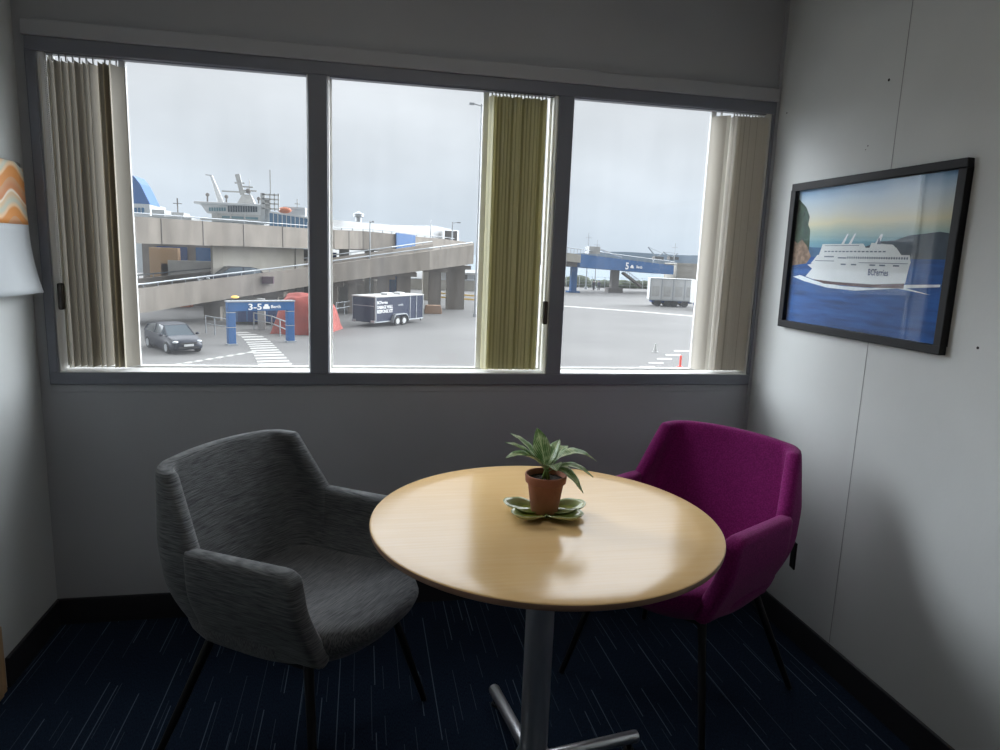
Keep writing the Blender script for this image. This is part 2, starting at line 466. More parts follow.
def copy_tree(o, parent=None):
    c = o.copy(); COL.objects.link(c)
    if parent is not None: c.parent = parent
    for ch in [x for x in bpy.data.objects if x.parent == o]:
        copy_tree(ch, c)
    return c

FILL_GLOW = 1.9  # emission of the added fill panel overhead
scene.cycles.diffuse_bounces = 8
scene.cycles.max_bounces = 14
scene.cycles.transparent_max_bounces = 16
# ================================================================== ROOM
XL, XR = -1.25, 1.459
YB = -4.6
ZC = 2.5
WT = 0.12          # depth of the window reveal
openings = [(-1.186, -0.343), (-0.277, 0.560), (0.617, 1.436)]
OZ0, OZ1 = 0.943, 2.022
HEAD = 1.991
b = MB(); b.box(XL - .15, XR + .15, YB - .15, WT, -0.12, 0)
b.build('floor', M_carpet, kind='structure')
b = MB(); b.box(XL - .15, XR + .15, YB - .15, WT, ZC, ZC + .12)
b.build('ceiling', M_ceil, kind='structure')
b = MB()
b.box(XL - .15, XR + .15, 0, WT, 0, OZ0); b.box(XL - .15, XR + .15, 0, WT, OZ1, ZC)
xs = [XL - .15] + [v for o_ in openings for v in o_] + [XR + .15]
for i in range(0, len(xs), 2): b.box(xs[i], xs[i + 1], 0, WT, OZ0, OZ1)
b.build('wall_back', M_wallb, kind='structure')
# right wall with a shallow panel joint and nail holes; left wall
b = MB(); b.box(XR, XR + .15, YB, 0, 0, ZC)
wr = b.build('wall_right', M_wall, kind='structure')
b = MB()
b.box(XR - .0008, XR, -.6605, -.6585, .1, ZC)
b.box(XR - .0008, XR, -2.0605, -2.0585, .1, ZC)
b.build('panel_joint', M_seam, parent=wr)
for y, z, r in ((-.601, 1.986, .0045), (-.066, 1.986, .003), (-.543, 1.796, .002), (-1.064, 1.204, .004), (-.535, 1.785, .0015)):
    b = MB(); b.tube([(XR + .001, y, z), (XR - .001, y, z)], r, 10); b.build('nail_hole', M_hole, parent=wr)
b = MB(); b.box(XL - .15, XL, YB, 0, 0, ZC)
b.build('wall_left', M_wall, kind='structure')
b = MB(); b.box(XL - .15, XR + .15, YB - .15, YB, 0, ZC)
b.build('wall_front', M_wall, kind='structure')
BH = 0.1
for nm, bx in (('baseboard_back', (XL, XR, -.012, 0)), ('baseboard_right', (XR - .012, XR, YB, -.012)), ('baseboard_left', (XL, XL + .012, -.385, -.012))):
    b = MB(); b.box(*bx, 0, BH); b.build(nm, M_base, bevel=.003, kind='structure')
# tan door casing just inside the left edge of the view
b = MB(); b.box(XL, XL + .010, -.50, -.402, 0, .220); b.box(XL, XL + .014, -.50, -.43, 0, .10)
b.build('trim_1', M_tan, bevel=.003, kind='structure')
# corner beads
b = MB(); b.box(XR - .012, XR, -.012, 0, BH, ZC); b.build('trim_2', M_wallb, kind='structure')

# unseen glowing panel added under the ceiling as fill to brighten the room
for k, yy_ in enumerate((-1.5,)):
    cl_ = empty('added_fill_panel', (.1, yy_, ZC - .05), label='added rectangular fill panel glowing out of view overhead', cat='fill light')
    b = MB()
    b.box(-.62, .62, -.32, -.30, 0, .048); b.box(-.62, .62, .30, .32, 0, .048); b.box(-.62, -.60, -.30, .30, 0, .048); b.box(.60, .62, -.30, .30, 0, .048)
    b.build('fill_panel_frame', M_liner, cl_)
    b = MB(); b.box(-.60, .60, -.30, .30, .015, .025); b.build('fill_panel_face', mat('fill_panel_glow', (1.0, .96, .90), .6, emit=FILL_GLOW), cl_)

# window surround: flat grey boards, one object for the joined surround
b = MB()
P = -.014
b.box(-1.215, XR - .013, P, 0, 0.901, OZ0)                       # bottom rail
b.box(-1.215, XR - .013, P, 0, HEAD, 2.035)                        # head rail
b.box(-1.215, -1.186, P, 0, OZ0, HEAD)
b.box(-.343, -.277, P, 0, OZ0, HEAD)
b.box(.560, .617, P, 0, OZ0, HEAD)
b.box(1.436, XR - .013, P, 0, OZ0, HEAD)
b.build('trim_3', M_trim, bevel=.003, kind='structure')
b = MB(); b.box(-1.22, XR - .013, -.024, 0, 2.035, 2.083)
b.build('trim_4', M_wallb, bevel=.003, kind='structure')
b = MB(); b.box(-1.215, XR - .013, -.0025, 0, .872, .901)
b.build('trim_5', M_wallb, bevel=.002, kind='structure')

for i, (a, c) in enumerate(openings):
    w = empty('window_%d' % (i + 1), ((a + c) / 2, WT / 2, OZ0), kind='structure')
    ox, oy, oz = w.location
    def bx(mb, x0, x1, y0, y1, z0, z1): mb.box(x0 - ox, x1 - ox, y0 - oy, y1 - oy, z0 - oz, z1 - oz)
    t = .004
    b = MB()
    bx(b, a, a + t, 0, .10, OZ0, OZ1); bx(b, c - t, c, 0, .10, OZ0, OZ1)
    bx(b, a + t, c - t, 0.002, .10, OZ1 - t, OZ1); bx(b, a + t, c - t, -.010, .10, OZ0, OZ0 + t)
    b.build('window_liner', M_liner, w, bevel=.001)
    b = MB()
    q = .007
    bx(b, a + t, a + t + q, .085, .11, OZ0 + t, OZ1 - t); bx(b, c - t - q, c - t, .085, .11, OZ0 + t, OZ1 - t)
    bx(b, a + t + q, c - t - q, .085, .11, OZ0 + t, OZ0 + t + .006); bx(b, a + t + q, c - t - q, .085, .11, OZ1 - t - .012, OZ1 - t)
    b.build('window_frame', M_liner, w, bevel=.001)
    b = MB(); bx(b, a + t + q, c - t - q, .096, .100, OZ0 + t + .006, OZ1 - t - .012)
    b.build('window_pane', M_pane, w)
    # sliding sash stile
    sx = {0: at(130, 200, .09).x, 1: at(483, 200, .09).x, 2: at(706, 200, .09).x}[i]
    b = MB(); bx(b, sx - .012, sx + .010, .080, .095, OZ0 + t + .006, OZ1 - t - .012)
    b.build('sash_stile', M_liner, w, bevel=.002)

# ---------------------------------------------------------------- vertical blinds
def vane(mb, cx, cy, ang, wid, z0, z1, curve=.006):
    n = 7; rows = 9; th = .0007
    ca, sa = math.cos(ang), math.sin(ang)
    wob = random.uniform(-.004, .004)
    def P(i, j, side):
        t = -1 + 2 * i / (n - 1); zz = j / (rows - 1)
        l = t * wid / 2; off = curve * (1 - t * t) + side * th
        l2 = l; o2 = off + wob * (1 - zz) * (t)
        return (cx + ca * l2 - sa * o2, cy + sa * l2 + ca * o2, z0 + (z1 - z0) * zz)
    vs = [P(i, j, s) for s in (-.5, .5) for i in range(n) for j in range(rows)]
    fs = []; N = n * rows
    for i in range(n - 1):
        for j in range(rows - 1):
            a = i * rows + j
            fs.append((a, a + rows, a + rows + 1, a + 1)); fs.append((N + a, N + a + 1, N + a + rows + 1, N + a + rows))
    for j in range(rows - 1):
        fs.append((j, j + 1, N + j + 1, N + j)); k = (n - 1) * rows + j
        fs.append((k, N + k, N + k + 1, k + 1))
    for i in range(n - 1):
        a = i * rows; fs.append((a, N + a, N + a + rows, a + rows)); a += rows - 1
        fs.append((a, a + rows, N + a + rows, N + a))
    mb.add(vs, fs)
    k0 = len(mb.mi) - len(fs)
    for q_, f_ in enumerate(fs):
        if all((v_ % N) // rows <= 1 for v_ in f_): mb.mi[k0 + q_] = 1  # room-side edge takes the paler colour that paints light coming through

def blind(idx, label, xs, angs, mt, mt2, chain_x, weight_z, side):
    a, c = openings[idx]
    root = empty('vertical_blind', ((a + c) / 2, .045, OZ0), label=label, cat='blind')
    ox, oy, oz = root.location
    M = Matrix.Translation(-root.location)
    b = MB(); b.box(a + .006 - ox, c - .006 - ox, -.018, .014, 1.994 - oz, 2.016 - oz)
    b.build('headrail', M_trim, root, bevel=.002)
    for x, g in zip(xs, angs):
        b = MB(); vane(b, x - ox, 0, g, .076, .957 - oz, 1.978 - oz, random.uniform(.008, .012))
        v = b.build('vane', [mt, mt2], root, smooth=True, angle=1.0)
        b = MB(); b.box(x - .002 - ox, x + .002 - ox, -.004, .004, 1.975 - oz, 1.996 - oz)
        b.build('vane_clip', M_chain, v)
    b = MB()
    for yy in (-.030, -.042):
        z = 1.99
        while z > weight_z + .085:
            b.ball((chain_x - ox, yy, z - oz), .0024, 6, 4); z -= .0058
    b.build('bead_chain', M_chain, root, smooth=True)
    b = MB(); b.box(chain_x - .008 - ox, chain_x + .008 - ox, -.049, -.024, weight_z - oz, weight_z + .09 - oz)
    b.build('chain_weight', M_weight, root, bevel=.004, smooth=True)
    return root
x0 = at(49, 200, .045).x; x1 = at(121, 200, .045).x
xs = [x0 + (x1 - x0) * k / 11 for k in range(9)]
an = [PI / 2 + random.uniform(-.12, .12) for _ in xs]
for px in (113, 118, 124): xs.append(at(px, 200, .045).x); an.append(PI / 2 - .30 + random.uniform(-.05, .05))
blind(0, 'beige vertical blind bunched at the far left of the left window', xs, an, M_vane1, M_litedge1, at(57, 250, .0).x, 1.16, -1)
x0 = at(487, 250, .045).x; x1 = at(539, 250, .045).x
xs = [x0 + (x1 - x0) * k / 15 for k in range(16)]
blind(1, 'olive vertical blind bunched at the right of the middle window', xs, [PI / 2 + random.uniform(-.13, .13) for _ in xs], M_vane2, M_litedge2, at(548, 250, .01).x, 1.14, 1)
x0 = at(722, 250, .045).x; x1 = at(763, 250, .045).x
xs = [x0 + (x1 - x0) * k / 14 for k in range(15)]
an = [PI / 2 + random.uniform(-.14, .14) for _ in xs]
xs.insert(0, at(709, 250, .05).x); an.insert(0, 2.35)
blind(2, 'pale cream vertical blind bunched at the right window beside the corner', xs, an, M_vane3, M_litedge3, at(754, 310, .0).x, 1.13, 1)

# ---------------------------------------------------------------- framed picture
PY0, PY1, PZ0, PZ1 = -.187, -.966, 1.169, 1.706
pic = empty('framed_picture', (XR, (PY0 + PY1) / 2, PZ0), label='black framed photograph of a white ferry on blue sea on the right wall', cat='picture')
oy, oz = pic.location.y, pic.location.z
W = (PY0 - PY1) / 2; H = PZ1 - PZ0; FW = .026; FD = .024
b = MB()
def fb(y0, y1, z0, z1): b.box(-FD, -.001, y0, y1, z0, z1)
fb(-W, W, 0, FW); fb(-W, W, H - FW, H); fb(-W, -W + FW, FW, H - FW); fb(W - FW, W, FW, H - FW)
b.build('picture_frame', M_blackf, pic, bevel=.002)
# the print : u runs from the window towards the camera
iw = 2 * (W - FW); ih = H - 2 * FW
def pm(name, col, var=0.0, scale=20, stretch=None, rough=.7): return mat('print_' + name, col, rough, var=var, scale=scale, stretch=stretch)
def sky_print():
    m, nt, bb = newmat('print_sky')
    tc = nt.nodes.new('ShaderNodeTexCoord'); sp = nt.nodes.new('ShaderNodeSeparateXYZ'); nt.links.new(tc.outputs['Object'], sp.inputs[0])
    mr = nt.nodes.new('ShaderNodeMapRange'); mr.inputs[1].default_value = FW + ih * .48; mr.inputs[2].default_value = FW + ih
    nt.links.new(sp.outputs[2], mr.inputs[0])
    r = nt.nodes.new('ShaderNodeValToRGB')
    cs = [(0, (.10, .26, .42)), (.22, (.17, .37, .46)), (.38, (.42, .50, .42)), (.5, (.74, .66, .44)), (.64, (.66, .66, .62)), (.82, (.50, .60, .70)), (1, (.16, .34, .58))]
    r.color_ramp.elements[0].color = (*cs[0][1], 1); r.color_ramp.elements[1].color = (*cs[-1][1], 1)
    for p, c in cs[1:-1]: e = r.color_ramp.elements.new(p); e.color = (*c, 1)
    n = nt.nodes.new('ShaderNodeTexNoise'); n.inputs['Scale'].default_value = 5
    ad = nt.nodes.new('ShaderNodeMath'); ad.operation = 'MULTIPLY_ADD'; ad.inputs[1].default_value = .16
    nt.links.new(n.outputs['Fac'], ad.inputs[0])
    sb = nt.nodes.new('ShaderNodeMath'); sb.operation = 'SUBTRACT'; nt.links.new(mr.outputs[0], sb.inputs[0]); sb.inputs[1].default_value = .08
    nt.links.new(sb.outputs[0], ad.inputs[2]); nt.links.new(tc.outputs['Object'], n.inputs['Vector'])
    nt.links.new(ad.outputs[0], r.inputs['Fac']); nt.links.new(r.outputs[0], bb.inputs['Base Color'])
    bb.inputs['Roughness'].default_value = .6
    return m
pr_mats = [sky_print(), pm('sea', (.012, .085, .30), .4, 9, (1, .6, 5)), pm('hill', (.055, .075, .10), .3, 14),
           pm('trees', (.02, .055, .03), .6, 60), pm('rock', (.24, .15, .10), .5, 50), pm('hull', (.80, .80, .80), .04),
           pm('keel', (.10, .035, .03)), pm('shade', (.16, .19, .25)), pm('wake', (.85, .88, .90), .1, 90), pm('shore_blue', (.05, .14, .27), .3, 20)]
b = MB()
lay = [0]
def poly(pts, m):
    lay[0] += 1
    if m in (5, 6, 7): pts = [(u + .055, .33 + (v - .33) * .92) for u, v in pts]
    x = -.006 - lay[0] * .00006
    b.add([(x, (W - FW) - u * iw, FW + v * ih) for u, v in pts], [tuple(range(len(pts)))], m)
def rect(u0, v0, u1, v1, m): poly([(u0, v0), (u1, v0), (u1, v1), (u0, v1)], m)
rect(0, .45, 1, 1, 0); rect(0, 0, 1, .5, 1)
poly([(0, .5), (.3, .5), (.3, .565), (.15, .57), (0, .6)], 9)
poly([(.45, .495), (1, .495), (1, .64), (.93, .655), (.85, .645), (.78, .64), (.70, .61), (.62, .605), (.52, .57), (.45, .55)], 2)
poly([(0, .46), (.09, .47), (.13, .55), (.12, .70), (.10, .74), (.105, .8), (.07, .87), (.04, .9), (0, .94)], 3)
poly([(0, .43), (.12, .45), (.15, .5), (.11, .58), (.06, .63), (.03, .6), (0, .62)], 4)
poly([(.02, .345), (.08, .36), (.2, .325), (.4, .30), (.6, .30), (.78, .335), (.97, .35), (.97, .335), (.80, .315), (.93, .285), (.75, .31), (.5, .275), (.3, .28), (.12, .315)], 8)
poly([(.10, .345), (.73, .345), (.73, .31), (.5, .30), (.22, .305)], 6)
poly([(.07, .355), (.13, .335), (.30, .325), (.55, .325), (.735, .345), (.745, .46), (.75, .49), (.14, .475), (.10, .455), (.075, .45), (.115, .42)], 5)
poly([(.10, .46), (.145, .53), (.74, .535), (.75, .48)], 5)
poly([(.155, .525), (.17, .585), (.66, .585), (.70, .525)], 5)
poly([(.17, .58), (.175, .615), (.46, .615), (.48, .58)], 5)
poly([(.50, .58), (.51, .62), (.64, .605), (.66, .58)], 5)
for u in (.31, .36): poly([(u, .61), (u + .02, .61), (u + .045, .69), (u + .035, .69)], 5)
poly([(.53, .61), (.56, .61), (.575, .68), (.56, .68)], 5); poly([(.545, .61), (.57, .61), (.555, .655), (.55, .655)], 7)
rect(.20, .513, .27, .522, 7); rect(.30, .505, .36, .514, 7)
for k in range(26): rect(.365 + k * .0145, .505, .373 + k * .0145, .52, 7)
for k in range(16): rect(.20 + k * .026, .553, .217 + k * .026, .562, 7)
rect(.14, .482, .28, .487, 7); rect(.45, .475, .74, .479, 7)
for u in (.33, .40, .52, .58, .66): rect(u, .456, u + .035, .466, 7)
rect(.20, .60, .44, .604, 7)
b.build('photo_print', pr_mats, pic)
tx = Matrix.Translation((-.0125, (W - FW) - .575 * iw, FW + .385 * ih)) @ Euler((PI / 2, 0, -PI / 2)).to_matrix().to_4x4()
text_mesh('hull_lettering', 'BCFerries', .028, tx, mat('print_lettering', (.03, .05, .14), .7), pic, width=.088)
b = MB(); b.box(-.0165, -.0145, -W + FW, W - FW, FW, H - FW)
b.build('glazing', M_pglass, pic)

# ---------------------------------------------------------------- wall calendar / paper pad on the left
cal = empty('wall_calendar', (XL, -.28, 1.21), label='wall calendar with an orange wavy picture above a curled white page', cat='calendar')
def wave_mat():
    m, nt, bb = newmat('orange_wave_print')
    N = nt.nodes.new; L = nt.links.new
    tc = N('ShaderNodeTexCoord'); mp = N('ShaderNodeMapping'); mp.inputs['Rotation'].default_value = (0, 0, 0)
    L(tc.outputs['Object'], mp.inputs['Vector'])
    sp = N('ShaderNodeSeparateXYZ'); L(mp.outputs[0], sp.inputs[0])
    s1 = N('ShaderNodeMath'); s1.operation = 'MULTIPLY'; L(sp.outputs[1], s1.inputs[0]); s1.inputs[1].default_value = 34
    s2 = N('ShaderNodeMath'); s2.operation = 'SINE'; L(s1.outputs[0], s2.inputs[0])
    n = N('ShaderNodeTexNoise'); n.inputs['Scale'].default_value = 6; L(tc.outputs['Object'], n.inputs['Vector'])
    s3 = N('ShaderNodeMath'); s3.operation = 'MULTIPLY_ADD'; L(s2.outputs[0], s3.inputs[0]); s3.inputs[1].default_value = .022; L(sp.outputs[2], s3.inputs[2])
    s4 = N('ShaderNodeMath'); s4.operation = 'MULTIPLY_ADD'; L(n.outputs['Fac'], s4.inputs[0]); s4.inputs[1].default_value = .05; L(s3.outputs[0], s4.inputs[2])
    s5 = N('ShaderNodeMath'); s5.operation = 'MULTIPLY'; L(s4.outputs[0], s5.inputs[0]); s5.inputs[1].default_value = 8
    s6 = N('ShaderNodeMath'); s6.operation = 'FRACT'; L(s5.outputs[0], s6.inputs[0])
    r = N('ShaderNodeValToRGB')
    r.color_ramp.elements[0].color = (.62, .25, .06, 1); r.color_ramp.elements[1].color = (.55, .30, .16, 1)
    for p, c in ((.22, (.62, .25, .06)), (.30, (.72, .50, .30)), (.42, (.48, .50, .42)), (.6, (.62, .45, .28)), (.66, (.74, .66, .56)), (.72, (.55, .22, .09))):
        e = r.color_ramp.elements.new(p); e.color = (*c, 1)
    r.color_ramp.interpolation = 'EASE'
    L(s6.outputs[0], r.inputs['Fac']); L(r.outputs[0], bb.inputs['Base Color']); bb.inputs['Roughness'].default_value = .55
    return m
def sheet(z0, z1, y0, y1, off, curl, name, mt, cr=.0):
    b = MB(); n = 12; rows = 12
    def P(u, v):
        z = z1 + (z0 - z1) * v
        yy = y0 + (y1 - y0) * u
        x = off + curl * (v ** 2) * (0.3 + .7 * u)
        if cr and v == 0 and u == 1: yy -= cr; z -= cr * .7
        return (x, yy + .28, z - 1.21)
    b.grid(P, n, rows)
    o = b.build(name, mt, cal, smooth=True)
    sd = o.modifiers.new('thickness', 'SOLIDIFY'); sd.thickness = .0012; sd.offset = 0
    return o
sheet(1.44, 1.632, -.62, -.062, .024, .004, 'cover_picture', wave_mat(), .02)
sheet(1.222, 1.44, -.62, -.062, .028, .030, 'page', mat('white_paper', (.44, .47, .49), .7, var=.03, scale=8))
b = MB(); b.box(.001, .022, -.32, .216, .17, .425); b.build('backing_board', mat('grey_board', (.10, .09, .085), .7, var=.05), cal, bevel=.008)

# ================================================================== CHAIRS
def slab(S, T, nu, nv, name, mt, parent, tfun=None):
    """rounded upholstered slab about the mid-surface S(u,v)"""
    def spacing(n):
        # extra rows near both edges
        e = [0, .006, .02, .045, .08]
        mid = [.08 + (.84) * k / (n - 1) for k in range(1, n - 1)]
        return e + mid + [1 - x for x in reversed(e)]
    us, vs_ = spacing(nu), spacing(nv)
    h = 1e-3
    V = []; nU, nV = len(us), len(vs_)
    P0 = [[S(u, v) for v in vs_] for u in us]
    lu = sum((P0[i + 1][nV // 2] - P0[i][nV // 2]).length for i in range(nU - 1))
    lv = sum((P0[nU // 2][j + 1] - P0[nU // 2][j]).length for j in range(nV - 1))
    def edge(d, r):
        if d >= r: return 1.0
        x = 1 - d / r
        return max(0, 1 - x ** 3.2) ** (1 / 2.4)
    for side in (1, -1):
        for i, u in enumerate(us):
            for j, v in enumerate(vs_):
                ua, ub = max(0, u - h), min(1, u + h); va, vb = max(0, v - h), min(1, v + h)
                du = (S(ub, v) - S(ua, v)); dv = (S(u, vb) - S(u, va))
                n = du.cross(dv)
                n = n.normalized() if n.length > 1e-12 else Vector((0, 0, 1))
                t = (tfun(u, v) if tfun else T)
                r = t / 2
                k = min(edge(min(u, 1 - u) * lu, r), edge(min(v, 1 - v) * lv, r))
                V.append(P0[i][j] + n * (side * t / 2 * k))
    F = []; N = nU * nV
    for i in range(nU - 1):
        for j in range(nV - 1):
            a = i * nV + j
            F.append((a, a + nV, a + nV + 1, a + 1)); F.append((N + a, N + a + 1, N + a + nV + 1, N + a + nV))
    b = MB(); b.add(V, F)
    me_o = b.build(name, mt, parent, smooth=True)
    return me_o

def sm(a, b, t): 
    t = max(0, min(1, (t - a) / (b - a))); return t * t * (3 - 2 * t)
def lerp(a, b, t): return a + (b - a) * t

TAG = (-.262, -.246, .475)
def make_chair(label, fab, fabseat, loc, rz, tagged):
    root = empty('armchair', loc, rz, label=label, cat='chair')
    ZA, ZT, ZB = .640, .834, .375
    # half width of the shell and back plane position by height
    def hw(z): return lerp(.215, .266, sm(.36, .56, z)) - .036 * max(0, (z - ZA) / (ZT - ZA))
    def yb(z): return lerp(-.185, -.235, sm(.36, .52, z)) - .062 * max(0, (z - .5) / (ZT - .5))
    def plan(s, z, yfront):
        w = hw(z); y = yb(z); r = .070
        # right half from the middle of the back to the wing end
        L1 = w - r; L2 = r * PI / 2; L3 = max(0.001, yfront - (y + r))
        t = abs(s) * (L1 + L2 + L3)
        if t < L1: x, yy = t, y - .018 * math.cos(t / L1 * PI / 2)
        elif t < L1 + L2:
            a = (t - L1) / r; x, yy = L1 + r * math.sin(a), y + r * (1 - math.cos(a))
        else: x, yy = w, y + r + (t - L1 - L2)
        return (x if s >= 0 else -x), yy
    def S_back(u, v):
        s = -1 + 2 * u
        zt = ZT - .018 * abs(s) ** 3
        z = lerp(ZB, zt, v)
        k = max(0, min(1, (z - ZA + .01) / (ZT - ZA)))
        yf = lerp(-.11, yb(ZT) + .072, k)
        x, y = plan(s, z, yf)
        # the shell's own cup below the seat
        return Vector((x, y, z))
    slab(S_back, .046, 56, 22, 'backrest', fab, root)
    for sd in (-1, 1):
        def S_arm(u, v, sd=sd):
            y = lerp(-.130, .205, u)
            zt = ZA + .004 + .008 * u - .030 * max(0, (u - .88) / .12) ** 2
            zb = lerp(.372, .392, u)
            z = lerp(zb, zt, v)
            y += .035 * (1 - v) * u
            xo = hw(min(z, ZA)) + .012 * v - .010 * u
            return Vector((sd * xo, y, z))
        slab(S_arm, .056, 18, 14, 'armrest', fab, root)
    # seat: rounded D cushion
    def outline(a, k=1.0):
        # a: 0..2pi ; superellipse, longer to the front
        c, s = math.cos(a), math.sin(a)
        e = 2.6 if s > 0 else 5
        r = (abs(c) ** e + abs(s) ** e) ** (-1 / e)
        x = .262 * r * c
        y = (.33 if s > 0 else .235) * r * s
        return x * k, y * k
    b = MB()
    prof = [(0, .352), (.5, .352), (.80, .356), (.90, .372), (.955, .395), (.985, .42), (.985, .438), (.965, .452), (.93, .460), (.86, .465), (.7, .462), (.45, .457), (.2, .454), (0, .453)]
    def P(u, v):
        k, z = prof[round(v * (len(prof) - 1))]
        x, y = outline(u * 2 * PI, k)
        if z < .44: y = y * lerp(.86, 1, (z - .352) / .088) if y > 0 else y
        z2 = z + (.012 * (y / .3) if z > .44 else 0) - .010 * sm(.2, .33, y) * (1 if z > .44 else 0)
        return (x, y, z2)
    b.grid(P, 72, len(prof), closed_u=True)
    b.build('seat', fabseat, root, smooth=True)
    # piping seam across the seat front
    # legs
    for sx in (-1, 1):
        for sy in (-1, 1):
            b = MB()
            a = (sx * .185, (.165 if sy > 0 else -.15), .365); e = (sx * (.268 if sy > 0 else .292), .25 if sy > 0 else -.27, 0.0)
            b.tube([a, (lerp(a[0], e[0], .5), lerp(a[1], e[1], .5), lerp(a[2], e[2], .5)), (e[0], e[1], .004), (e[0], e[1], 0)], [.0135, .0115, .0095, .009], 12)
            b.build('leg', M_black, root, smooth=True, angle=.8)
    b = MB()
    b.bar((-.19, -.15, .350), (.19, -.15, .350), .022, .012); b.bar((-.19, .165, .350), (.19, .165, .350), .022, .012)
    b.bar((-.18, -.15, .350), (-.18, .165, .350), .022, .012); b.bar((.18, -.15, .350), (.18, .165, .350), .022, .012)
    b.build('under_frame', M_black, root)
    if tagged:
        b = MB(); b.box(-.016, .016, -.006, 0, -.045, .045)
        t = b.build('maker_tag', M_black, root, bevel=.001, label='small black tag on the back')
        t.location = TAG; t.rotation_euler = (0, 0, -.75)
    return root
make_chair('charcoal grey streaked fabric armchair left of the table', M_grey, M_greys, (-.318, -.708, 0), math.radians(-124.5), False)
make_chair('magenta purple fabric armchair behind the table by the right wall', M_purple, M_purple, (.873, -.640, 0), math.radians(122.3), True)

# ================================================================== TABLE
tb = empty('round_table', (.307, -.985, 0), label='round maple topped pedestal table on a chrome cross base', cat='table')
b = MB()
b.lathe([(0, .7399), (.38, .7399), (.440, .7399), (.4425, .7392), (.444, .7375)], 128, m=0)
b.lathe([(.444, .7375), (.4445, .733), (.443, .725), (.438, .7215), (.30, .7215), (0, .7215)], 128, m=1)
b.build('tabletop', [M_maple, M_edge], tb, smooth=True, angle=.5)
b = MB(); b.lathe([(0, .7215), (.14, .7215), (.14, .711), (.045, .700), (.0, .700)], 40)
b.build('mounting_plate', M_black, tb, smooth=True, angle=.6)
b = MB(); b.lathe([(0, .702), (.0375, .702), (.0375, .085), (.040, .075), (.047, .062), (.047, .022), (0, .022)], 48)
b.build('column', M_chrome, tb, smooth=True, angle=.5)
for k in range(4):
    a = math.radians(8.5) + k * PI / 2
    d = Vector((math.cos(a), math.sin(a), 0))
    b = MB(); b.tube([d * .03 + Vector((0, 0, .040)), d * .322 + Vector((0, 0, .040)), d * .327 + Vector((0, 0, .040))], [.0175, .0175, .016], 24)
    f = b.build('foot', M_chrome, tb, smooth=True, angle=.5)
    b = MB(); p = d * .303
    b.lathe([(0, .026), (.008, .026), (.008, .008), (.014, .007), (.015, 0), (0, 0)], 14, c=(p.x, p.y))
    b.build('glide', M_black, f, smooth=True, angle=.6)

# ================================================================== PLANT + DISH
PX, PY = .312, -.955
dish = empty('leaf_shaped_dish', (PX, PY - .008, .740), label='green glazed four lobed leaf dish under the potted plant', cat='dish')
b = MB()
for k, (a, r) in enumerate(((math.radians(155), 1), (math.radians(212), 1), (math.radians(-50), 1.0), (math.radians(6), 1.0))):
    c = Vector((math.cos(a), math.sin(a), 0)) * .057; ca, sa = math.cos(a), math.sin(a)
    nr, na = 9, 36
    def P(u, v, c=c, ca=ca, sa=sa):
        t = u * 2 * PI
        lx = .052 * math.cos(t) * (1 + .05 * math.cos(3 * t)); ly = .041 * math.sin(t) * (1 + .12 * math.cos(t))
        lx *= v; ly *= v
        z = .0032 + .023 * v ** 2.4 * (0.5 + .5 * math.cos(t)) ** .55 + .0012 * math.cos(5 * t) * v ** 3 + .0006
        cr = -.0015 * math.exp(-(ly / .004) ** 2) * v
        return (c.x + ca * lx - sa * ly, c.y + sa * lx + ca * ly, z + cr + .0012)
    b.grid(P, na, nr, closed_u=True)
b.lathe([(0, .0048), (.036, .0048), (.037, .006), (.036, .0042), (.032, .0016), (.03, .0001), (0, .0001)], 32)
o = b.build('dish_body', M_dish, dish, smooth=True)
sd = o.modifiers.new('thickness', 'SOLIDIFY'); sd.thickness = .0024; sd.offset = 0
pot = empty('potted_plant', (PX, PY, .7476), label='small leafy plant with variegated leaves in a terracotta pot', cat='plant')
b = MB()
b.lathe([(0, 0), (.034, 0), (.0355, .002), (.0465, .076), (.0485, .078), (.0525, .080), (.0545, .098), (.0535, .1005), (.050, .1005), (.0485, .096), (.0465, .080), (.044, .076), (0, .076)], 48)
b.build('pot', M_terra, pot, smooth=True, angle=.6)
b = MB()
def Ps(u, v):
    r = .0465 * v; t = u * 2 * PI
    return (r * math.cos(t), r * math.sin(t), .086 + .004 * noise.noise(Vector((r * math.cos(t) * 90, r * math.sin(t) * 90, 0))))
b.grid(Ps, 40, 10, closed_u=True); b.lathe([(.0465, .086), (.0450, .077), (0, .077)], 40)
b.build('soil', M_soil, pot, smooth=True)
RH = Vector((RT.x, RT.y, 0)).normalized(); DH = Vector((-RH.y, RH.x, 0))     # DH points away from the camera side
crown = Vector((0, 0, .115))
